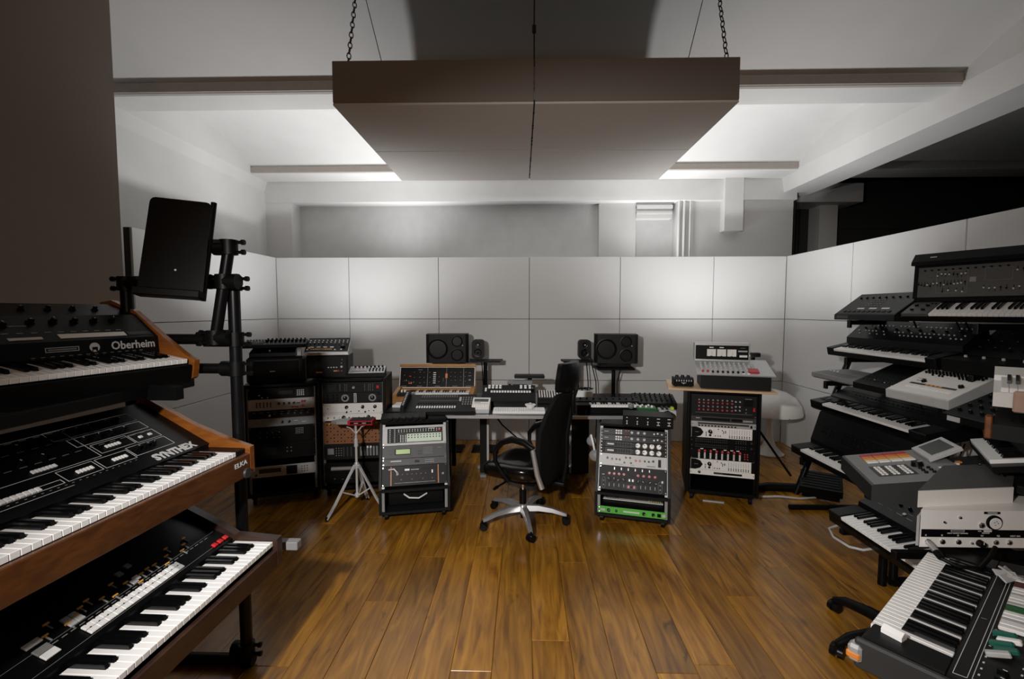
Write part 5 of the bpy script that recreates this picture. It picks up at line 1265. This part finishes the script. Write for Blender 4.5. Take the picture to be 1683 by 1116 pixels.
# second tier
t = kbody('synthesizer', 'black synthesizer with small-button panel on second right tier, far half', 'synthesizer', T(2.485, 3.83, 1.215) @ FR @ RX(14), 1.0, [(0, 0), (.34, 0), (.34, .20), (.175, .105), (.165, .06), (.155, .035), (0, .035)])
keys(t, T(.075, .006, .055), 36, 0, L=.145, each=False)
mb = MB(); mb.box(0, .072, 0, .165, .03, .062, b=.003); mb.build('left_block', 'black', t); mb = MB(); mb.box(.924, 1.0, 0, .165, .03, .07, b=.003); mb.build('right_block', 'black', t)
p = Panel(t, slope(.175, .106, .34, .201)); p.many([(u, v) for u in grid(.06, .95, 26) for v in (.05, .08, .14) if random.random() < .7], r=.005, h=.006, m='light_grey', name='buttons'); p.plate(.48, .54, .165, .18, .001, 'print_dim', 'badge'); p.knobs(grid(.1, .9, 9), (.11,), r=.008, h=.012)
t = kbody('synthesizer', 'black knobby synthesizer with dark red wooden end, second right tier near half', 'synthesizer', T(2.485, 2.80, 1.215) @ FR @ RZ(4) @ RX(6), .62, [(0, 0), (.36, 0), (.36, .21), (.15, .08), (0, .075)], 'black')
mb = MB(); mb.prism([(-.003, 0), (.36, 0), (.36, .22), (.15, .09), (-.003, .085)], .62, .642); mb.build('end_cheek', 'dark_red', t)
p = Panel(t, slope(.15, .081, .36, .211)); p.knobs(grid(.05, .57, 8), (.06, .12, .19), r=.010, h=.016, mats=('black_satin', 'print_dim'))
p = Panel(t, slope(0, .0755, .15, .0805)); p.many([(u, .09) for u in grid(.06, .56, 6)], r=.008, h=.012, m='light_grey', name='silver_knobs')

# third tier
t = kbody('thin_keyboard', 'thin grey-brown keyboard end poking out of third right tier', 'keyboard', T(2.36, 3.83, 1.029) @ FR, .50, [(0, .012), (.02, 0), (.30, 0), (.30, .065), (.14, .06), (.0, .042)], 'mid_grey')
p = Panel(t, slope(.0, .0425, .14, .061)); p.rects([(.2, v, .38, .006) for v in (.03, .06, .09)], m='dark_grey'); p.knobs((.05, .09, .13), (.125,), r=.010, h=.010, mats=('light_grey', 'black'))
t, p = box_dev('black_module', 'black sloped synth module between thin keyboard and white drum machine', 'synth module', T(2.33, 3.31, 1.029) @ FR, .37, .34, .045, .20, 'black')
p.many([(u, v) for u in grid(.03, .33, 10) for v in (.05, .09, .13)], r=.005, h=.005, m='charcoal'); p.many([(.30, .03), (.22, .05), (.12, .06)], r=.004, m='light_grey')
t, p = box_dev('white_drum_machine', 'pale grey drum machine with amber strip on the third right tier', 'drum machine', T(2.27, 2.93, 1.031) @ RZ(-86) @ RX(6), .40, .30, .055, .155, 'light_grey', 'ivory')
p.many([(u, v) for u in grid(.04, .37, 16) for v in (.24, .26)], r=.007, h=.012, m='black'); p.many([(u, .22) for u in (.10, .14, .16, .26, .28, .30)], r=.006, h=.01, m='black'); p.plate(.06, .34, .10, .115, .002, 'dark_grey', 'button_strip'); p.btns(grid(.17, .25, 4), (.107,), .018, .012, .004, 'amber'); p.btns(grid(.08, .34, 16), (.07,), .013, .022, .005, 'white_key'); p.knobs((.12, .34), (.14,), r=.014, h=.014, name='large_knob'); p.rects([(.1, .145, .07, .004), (.08, .17, .06, .003)], m='charcoal')
t, p = box_dev('knob_module', 'black module covered in dotted knobs beside the white drum machine', 'synth module', T(2.20, 2.46, 1.0) @ RZ(-90), .55, .42, .04, .22, 'black')
p.knobs(grid(.04, .51, 9), grid(.05, .38, 7), r=.009, h=.014, mats=('black_satin', 'print_dim'))
mb = MB(); mb.box(.03, .10, -.002, .0, .005, .03); mb.build('label_plate', 'light_grey', t); 
mb = MB(); mb.box(.2, .5, 0, .05, -.2, 0); 

# fourth tier
t = kbody('stage_keyboard', 'long black keyboard with sixty-one keys on the fourth right tier', 'keyboard', T(2.43, 3.93, .745) @ FR @ RX(11), 1.13, [(0, 0.02), (.02, 0), (.33, 0), (.33, .135), (.175, .085), (.165, .055), (.155, .03), (0, .03)])
keys(t, T(.15, .006, .075), 36, 0, L=.148, each=False)
mb = MB(); mb.box(0, .147, 0, .165, .03, .082, b=.004); lb = mb.build('left_block', 'black_satin', t); mb = MB(); mb.box(.999, 1.13, 0, .165, .03, .082, b=.004); mb.build('right_block', 'black_satin', t)
Panel(lb, T(0, 0, .0825)).btns((.05, .10), (.09,), .03, .05, .006, 'dark_grey', 'wheel')
p = Panel(t, slope(.175, .086, .33, .136)); p.rects([(.565, v, .9, .004) for v in (.05, .11)], m='charcoal'); p.btns(grid(.2, .9, 18), (.08,), .016, .010, .004, 'charcoal')
# fifth tier: synth with steep panel
t = kbody('synthesizer', 'black synthesizer with steep panel on the lowest right tier', 'synthesizer', T(2.18, 3.76, .428) @ FR @ RX(8), 1.05, [(0, 0), (.34, 0), (.34, .30), (.26, .30), (.165, .09), (.155, .03), (0, .03)])
keys(t, T(.12, .006, .055), 36, 0, L=.148, each=False)
mb = MB(); mb.box(0, .117, 0, .16, .03, .06, b=.004); mb.build('left_block', 'charcoal', t); mb = MB(); mb.box(.969, 1.05, 0, .16, .03, .06, b=.004); mb.build('right_block', 'charcoal', t)
p = Panel(t, slope(.165, .091, .26, .301)); p.rects([(.5, .04, .8, .004), (.5, .15, .8, .004)], m='charcoal'); p.many([(u, v) for u in grid(.1, .95, 20) for v in (.08, .12)], r=.006, h=.008, m='charcoal')
# hanging cables under the tiers
random.seed(11)
for i in range(14):
    y = 3.5 - i * .075; x = 2.75 + random.uniform(-.05, .08); z1 = random.choice((1.02, .735)); z0 = z1 - random.uniform(.12, .25)
    mb = MB(); mb.tube([(x, y, z1), (x - .03, y - .03, (z0 + z1) / 2), (x, y - .05, z0), (x + .04, y - .09, (z0 + z1) / 2), (x + .05, y - .11, z1)], random.choice((.005, .007)), 6)
    tag(mb.build('hanging_cable', random.choice(('black', 'black', 'light_grey')), smooth=60), 'cable looping down behind the right keyboard tiers', 'cable', 'cables behind the right keyboards')
for i in range(3):
    x, y = 2.72, (3.3, 2.98, 2.92)[i]
    mb = MB(); mb.tube([(x, y, 1.50), (x + .02, y - .02, 1.42), (x + .05, y - .05, 1.36)], .006, 6); tag(mb.build('short_cable', 'black', smooth=60), 'short black cable hanging under the top right synthesizer', 'cable', 'cables under the top right synth')

# ---- front right: pad sampler, lower keyboard, box and organ
MP = T(1.72, 2.50, .715) @ RZ(-110)
t, p = box_dev('pad_sampler', 'grey pad sampler with orange graded pads and flip screen', 'sampler', MP, .45, .37, .075, .155, 'dark_grey', 'mid_grey')
rows4 = ['ivory', 'amber', 'orange', 'red']
for j in range(4):
    for i in range(4): p.btn(.05 + i * .034, .085 + j * .05, .030, .046, .006, ('red', 'orange', 'amber', 'ivory')[i], 'pad')
p.plate(.215, .36, .05, .20, .001, 'dark_grey', 'keypad_plate'); Panel(t, p.M @ T(0, 0, .001)).btns(grid(.24, .34, 5), (.07, .085, .115, .13, .165, .18), .014, .011, .005, 'ivory'); p.knob(.245, .235, r=.025, h=.02, name='data_wheel'); p.many([(u, v) for u in (.29, .32, .35) for v in (.23, .26)], r=.008, h=.008, m='black'); p.btns(grid(.30, .42, 5), (.30, .33), .012, .010, .005, 'ivory'); p.rects([(.36, .355, .12, .015)], m='dark_grey')
sc_ = MB(); sc_.box(.03, .22, .295, .435, .0, .02, b=.003); so = sc_.build('flip_screen', 'light_grey', t, M=p.M @ T(0, 0, .0) @ T(0, .295, 0) @ RX(18) @ T(0, -.295, 0)); mb = MB(); mb.box(.055, .195, .32, .415, .02, .0215); mb.build('lcd_screen', 'lcd_dark', so)
mb = MB(); mb.box(0, .45, -.003, .0, .0, .07); mb.build('front_apron', 'charcoal', t)
# second right stand, nearer: posts and arms
ns = thing('near_stand', 'black tiered stand at right foreground under sampler and small keyboards', 'stand', T(2.0, 2.1, 0))
def no(x, y, z): return (x - 2.0, y - 2.1, z)
for (x, y, zt) in ((2.12, 2.62, .72), (2.2, 1.72, 1.25), (2.06, 2.62, .38)):
    mb = MB(); mb.tube([no(x, y, 0), no(x, y, zt)], .022, 10); mb.build('post', 'black', ns, 50)
for (x0, x1, y, zz) in ((1.70, 2.2, 2.36, .713), (1.62, 2.2, 2.18, .713), (1.73, 2.15, 2.50, .383), (1.73, 2.15, 1.95, .383), (1.5, 2.3, 1.86, .60), (1.9, 2.4, 1.75, 1.20), (1.9, 2.4, 1.75, 1.06), (1.9, 2.4, 1.78, .90)):
    mb = MB(); mb.box(x0 - 2.0, x1 - 2.0, y - 2.1 - .015, y - 2.1 + .015, zz - .03, zz - .001, b=.003); mb.build('arm', 'black', ns)
mb = MB(); mb.tube([no(2.14, 1.72, .02), no(2.14, 2.65, .02)], .02, 8); mb.tube([no(2.14, 1.72, .64), no(2.14, 2.65, .64)], .015, 8); mb.tube([no(2.10, 1.72, .36), no(2.10, 2.65, .36)], .015, 8); mb.build('tie_bar', 'black', ns, 50)
t = kbody('compact_synthesizer', 'compact black synthesizer with white keys low under the pad sampler', 'synthesizer', T(1.735, 2.60, .386) @ FR @ RX(10), .76, [(0, 0), (.34, 0), (.34, .13), (.175, .085), (.165, .05), (.155, .03), (0, .03)])
keys(t, T(.095, .006, .062), 22, 0, L=.148)
mb = MB(); mb.box(0, .092, 0, .16, .03, .066, b=.004); mb.build('left_block', 'black_satin', t); mb = MB(); mb.box(.614, .76, 0, .16, .03, .066, b=.004); mb.build('right_block', 'black_satin', t)
p = Panel(t, slope(.175, .086, .34, .131)); p.knobs(grid(.1, .66, 10), (.11,), r=.009, h=.014); p.rects([(u, .05, .035, .003) for u in grid(.1, .66, 10)] + [(u, .08, .03, .002) for u in grid(.1, .66, 8)], m='print_dim'); p.btns((.24, .34), (.065,), .014, .014, .006, 'light_grey'); p.plate(.33, .40, .075, .13, .02, 'dark_grey', 'joystick_plate')
mb = MB(); mb.tube([(1.755, 2.56, .375), (1.70, 2.55, .36), (1.66, 2.45, .36), (1.66, 2.33, .37), (1.70, 2.29, .375), (1.755, 2.30, .378)], .006, 6); tag(mb.build('loop_cable', 'light_grey', smooth=60), 'pale cable looping below the compact black synthesizer', 'cable')

# white metal echo box with dark hood
eb = thing('echo_box', 'white metal effects box with jack sockets and round meter, right foreground', 'effects box', T(1.52, 1.765, .665))
mb = MB(); mb.slab([(0, 0), (.50, 0), (.80, .26), (.30, .26)], 0, .145); mb.build('case', 'ivory', eb)
mb = MB(); mb.slab([(-.012, .002), (-.001, .002), (.23, .2), (.22, .2)], .004, .12); mb.build('side_plate', 'light_grey', eb)
p = Panel(eb, T(0, -.0005, .0) @ RX(90))
p.plate(.005, .50, .040, .070, .001, 'black', 'label_band')
q = Panel(eb, p.M @ T(0, 0, .001))
q.text('I1', .022, .047, .009); q.text('I2', .082, .047, .009); q.text('I3', .142, .047, .009); q.text('G1', .232, .047, .009); q.text('G2', .292, .047, .009); q.text('NOT ON', .355, .047, .009)
q.text('INPUT OUTPUT GROUND', .14, .0555, .0065); q.text('FOR', .222, .065, .0065); q.text('PREMIXER', .245, .0575, .0065); q.rects([(.252, .0655, .03, .007)], m='print')
q.frames([(.115, .165, .0615, .0685)], .001)
for u in (.085, .145, .285, .335): p.jack(u, .022, .0105)
p.jack(.03, .022, .012); p.knob(.225, .018, r=.014, h=.018, name='control_knob'); p.jack(.195, .018, .005); p.jack(.228, .088, .012); p.jack(.145, .118, .006); p.knob(.09, .098, r=.0045, h=.005)
mb = MB(); mb.cyl((.03, -.006, .022), (.022, -.05, .006), .011, .011, 12); pl = mb.build('plug', 'silver', eb, 40); mb = MB(); mb.cyl((.022, -.05, .006), (.018, -.075, -.004), .013, .011, 12); mb.build('plug_sleeve', 'black', pl, 40)
inst('meter', 'mtr', lambda mb: (mb.cyl((0, 0, 0), (0, 0, .006), .028, .028, 28)), 'black', eb, p.M @ T(.272, .100, 0), 40)
inst('meter_face', 'mtrf', lambda mb: (mb.cyl((0, 0, 0), (0, 0, .0085), .022, .0215, 24)), 'ivory', eb, p.M @ T(.274, .098, 0), 40)
p.rects([(.268, .102, .003, .003), (.276, .106, .003, .003), (.282, .099, .003, .003), (.272, .092, .004, .002)], t=.0092, m='black', name='meter_marks')
p.plate(.235, .295, .132, .141, .001, 'black', 'name_plate'); Panel(eb, p.M @ T(0, 0, .001)).text('VARISPEED', .265, .1365, .0075)
hd = thing('equipment_hood', 'dark grey topped hood with pale front lip lying on the white effects box', 'cover', T(1.535, 1.80, .8105))
poly = [(0, 0), (.41, .05), (.72, .34), (.36, .30)]
mb = MB(); mb.slab([(x, y) for x, y in poly], 0, .055); mb.build('hood_body', 'charcoal', hd)
mb = MB(); mb.slab([(x, y) for x, y in poly], .0552, .062); mb.build('hood_top', 'panel_grey', hd)
mb = MB(); mb.slab([(-.004, -.006), (.408, .044), (.41, .05), (0, 0)], -.003, .061); mb.build('front_lip', 'ivory', hd)

# organ-like keyboard in the foreground
a_ = math.degrees(math.atan2(-.103, -.128))
OM = T(1.087, 1.333, .636)
og = thing('combo_organ', 'black combo organ with white keys and coloured tabs, right foreground', 'organ', OM @ RZ(-141.2))
# local x runs toward the near end; keys from x=-.50 (far) to x=0 (near)
n_w = 29; x0 = -(n_w - 1) * .0235
mb = MB(); mb.prism([(-.045, -.075), (.42, -.075), (.42, .045), (.136, .010), (.132, -.022), (-.045, -.022)], x0 - .10, .12); mb.build('body', 'charcoal', og)
keys(og, T(x0, -.048, .0), n_w, 0, L=.178, lb=.66)
mb = MB(); mb.box(.0255, .12, -.04, .137, -.03, .010, b=.005); nb = mb.build('near_block', 'black_satin', og)
mb = MB(); mb.box(x0 - .1, x0 - .002, -.04, .137, -.03, .010, b=.005); mb.build('far_block', 'black_satin', og)
mb = MB(); mb.prism([(.0, 0), (.03, 0), (.03, .012), (.015, .022), (0, .012)], -.025, .025, M=T(.065, .01, .010) @ RZ(80)); mb.build('rocker_tab', 'white_key', nb)
mb = MB(); mb.box(.12, .142, -.055, .16, -.08, .006, b=.006); mb.build('leather_end', 'dark_grey', og); mb = MB(); mb.box(.12, .138, .16, .42, -.08, .016, b=.004); mb.build('wood_end', 'walnut_orange', og)
mb = MB(); mb.box(.115, .155, -.068, -.034, -.06, -.01, b=.008); mb.build('metal_corner', 'brushed', og); mb = MB(); mb.box(.127, .157, -.07, -.036, -.05, -.03, b=.004); mb.build('corner_tape', 'orange', og)
mb = MB(); mb.box(x0 - .1, .12, -.058, -.046, -.075, -.024, b=.004); mb.build('front_rail', 'charcoal', og)
p = Panel(og, slope(.136, .0105, .42, .0455)); p.frames([(x0, .105, .008, .036), (x0, .10, .043, .26)], .0014)
p.text('J', -.25, .022, .014, m='print_dim', name='mark')
cols = ['ivory', 'dark_red', 'dark_red', 'ivory', 'ivory', 'light_grey', 'ivory', 'ivory', 'light_grey', 'green_dark', 'green_dark', 'white_key', 'white_key', 'light_grey', 'white_key', 'white_key']
for i, c in enumerate(cols): p.btn(-.585 + i * .0245, .105, .0225, .10, .012, c, 'tone_tab')
p.rects([(-.585 + i * .0245, .125, .008, .005) for i in range(9)], t=.0125, m='black')
for i, c in enumerate(('teal', 'white_key', 'teal', 'teal', 'light_grey')):
    inst('lever', ('lvr',), lambda mb: mb.box(-.009, .009, -.025, .025, .0, .014, b=.003), c, og, p.M @ T(-.165 + i * .030, .075 + .012 * (i % 2), .004) @ RZ(-8 + 6 * i) @ RX(12))
p.rects([(u, v, .008, .004) for u in grid(-.2, .07, 9) for v in (.052, .12)], m='print'); p.knobs((.03, .07), (.09,), r=.012, h=.014)
# clear tape ball and its cable on the organ
tb = thing('clear_tape', 'crumpled clear plastic tape lying on the combo organ', 'tape', OM @ RZ(-141.2) @ T(-.60, .165, .024))
mb = MB()
for k in range(5): mb.box(-.03, .03, -.014, .014, 0, .006, M=T(.012 * k - .02, .006 * (k % 3), .005 + .006 * (k % 2)) @ RZ(40 * k) @ RX(18 * (k - 2)), b=.002)
mb.build('crumpled_strip', 'light_grey', tb)
mb = MB(); mb.tube([(1.538, 1.69, .66), (1.56, 1.65, .652), (1.63, 1.64, .653), (1.70, 1.68, .668), (1.76, 1.72, .69)], .007, 8); tag(mb.build('signal_cable', 'black', smooth=60), 'black cable running from the white box over the organ keys', 'cable')
# legs under the organ
lg = thing('organ_stand', 'dark crossed stand under the foreground organ', 'stand', T(1.45, 1.45, 0))
for (x, y) in ((-.28, -.22), (.12, .2), (.2, -.3)):
    mb = MB(); mb.cyl((x, y, 0), (x * .9, y * .9, .555), .02, .02, 10); mb.build('leg', 'black', lg, 40)
mb = MB(); mb.tube([(-.25, -.2, .54), (.11, .18, .54), (.18, -.27, .54)], .014, 8); mb.build('frame', 'black', lg, 50)
# rolling base: two black casters seen on the floor
rb = thing('rolling_base', 'low black five-star rolling base on the floor under the right foreground gear', 'stool base', T(1.75, 2.07, 0))
for a in (184, 112, 256, 328, 40):
    def bl(mb):
        mb.tube([(0, .02, .10), (0, .16, .10), (0, .27, .085), (0, .325, .062)], [.03, .028, .024, .016], 10)
    l = inst('base_leg', 'bl2', bl, 'black', rb, RZ(a - 90), 50)
    inst('caster', 'cast2', caster, 'black_satin', l, T(0, .325, 0) @ RZ(random.uniform(0, 90)), 40)
mb = MB(); mb.cyl((0, 0, .06), (0, 0, .30), .04, .03, 16); mb.build('column', 'black', rb, 40)

# small keyboards at the right edge of view
def edge_kb(name, label, M, W, D, h, body, n, cheekm=None, start=0):
    t = thing(name, label, 'keyboard', M)
    mb = MB(); mb.prism([(0, 0), (D, 0), (D, h), (.16, h), (.155, h * .55), (.0, h * .55)], 0, W); mb.build('body', body, t)
    keys(t, T(.04, .006, h * .55 + .018), n, start, L=.145)
    if cheekm:
        mb = MB(); mb.box(-.022, 0, -.004, D, 0, h + .012, b=.004); mb.build('end_cheek', cheekm, t)
    return t
E9 = RZ(-141)
t = thing('white_keyboard', 'white-cased keyboard end with striped keys at the right picture edge', 'keyboard', T(1.90, 1.905, 1.185) @ RZ(-45) @ RX(12))
mb = MB(); mb.prism([(0, 0), (.28, 0), (.28, .085), (.17, .08), (.16, .06), (0, .06)], 0, .6); mb.build('body', 'white_paint', t); keys(t, T(.02, .012, .078), 24, 0, L=.145)
mb = MB(); mb.box(.055, .12, -.022, -.001, -.012, .075, b=.006); mb.build('wooden_block', 'skin_wood', t)
t = thing('wood_end_synth', 'dark grey synthesizer with orange wooden end at right picture edge', 'synthesizer', T(1.86, 1.86, 1.062) @ RZ(-50))
mb = MB(); mb.prism([(0, 0), (.28, 0), (.28, .115), (.10, .10), (0, .06)], .0, .5); mb.build('body', 'charcoal', t); mb = MB(); mb.box(-.022, -.0005, .0, .05, -.002, .09, b=.004); mb.build('end_cheek', 'walnut_orange', t)
p = Panel(t, slope(0, .0605, .10, .1005)); p.rects([(u, .05, .006, .03) for u in grid(.05, .3, 10)], m='black', name='vents')
t = thing('striped_keyboard', 'small black keyboard with fine white keys above the hood', 'keyboard', T(1.965, 1.96, .902) @ RZ(-125) @ RX(14))
mb = MB(); mb.prism([(0, 0), (.26, 0), (.26, .07), (.115, .06), (.11, .025), (0, .025)], -.42, .05); mb.build('body', 'black', t)
keys(t, T(-.40, .004, .042), 17, 0, L=.11)
t, p = box_dev('button_module', 'black module with orange and white buttons beside the pad sampler', 'synth module', T(1.95, 2.30, .78) @ RZ(-105), .35, .25, .05, .10, 'black', 'charcoal')
p.btns((.10, .22, .26), (.10,), .02, .02, .008, 'ivory'); p.btn(.08, .12, .022, .02, .008, 'orange'); p.btns((.2,), (.05,), .03, .018, .010, 'light_grey'); p.knobs((.15, .3), (.16,), r=.010)
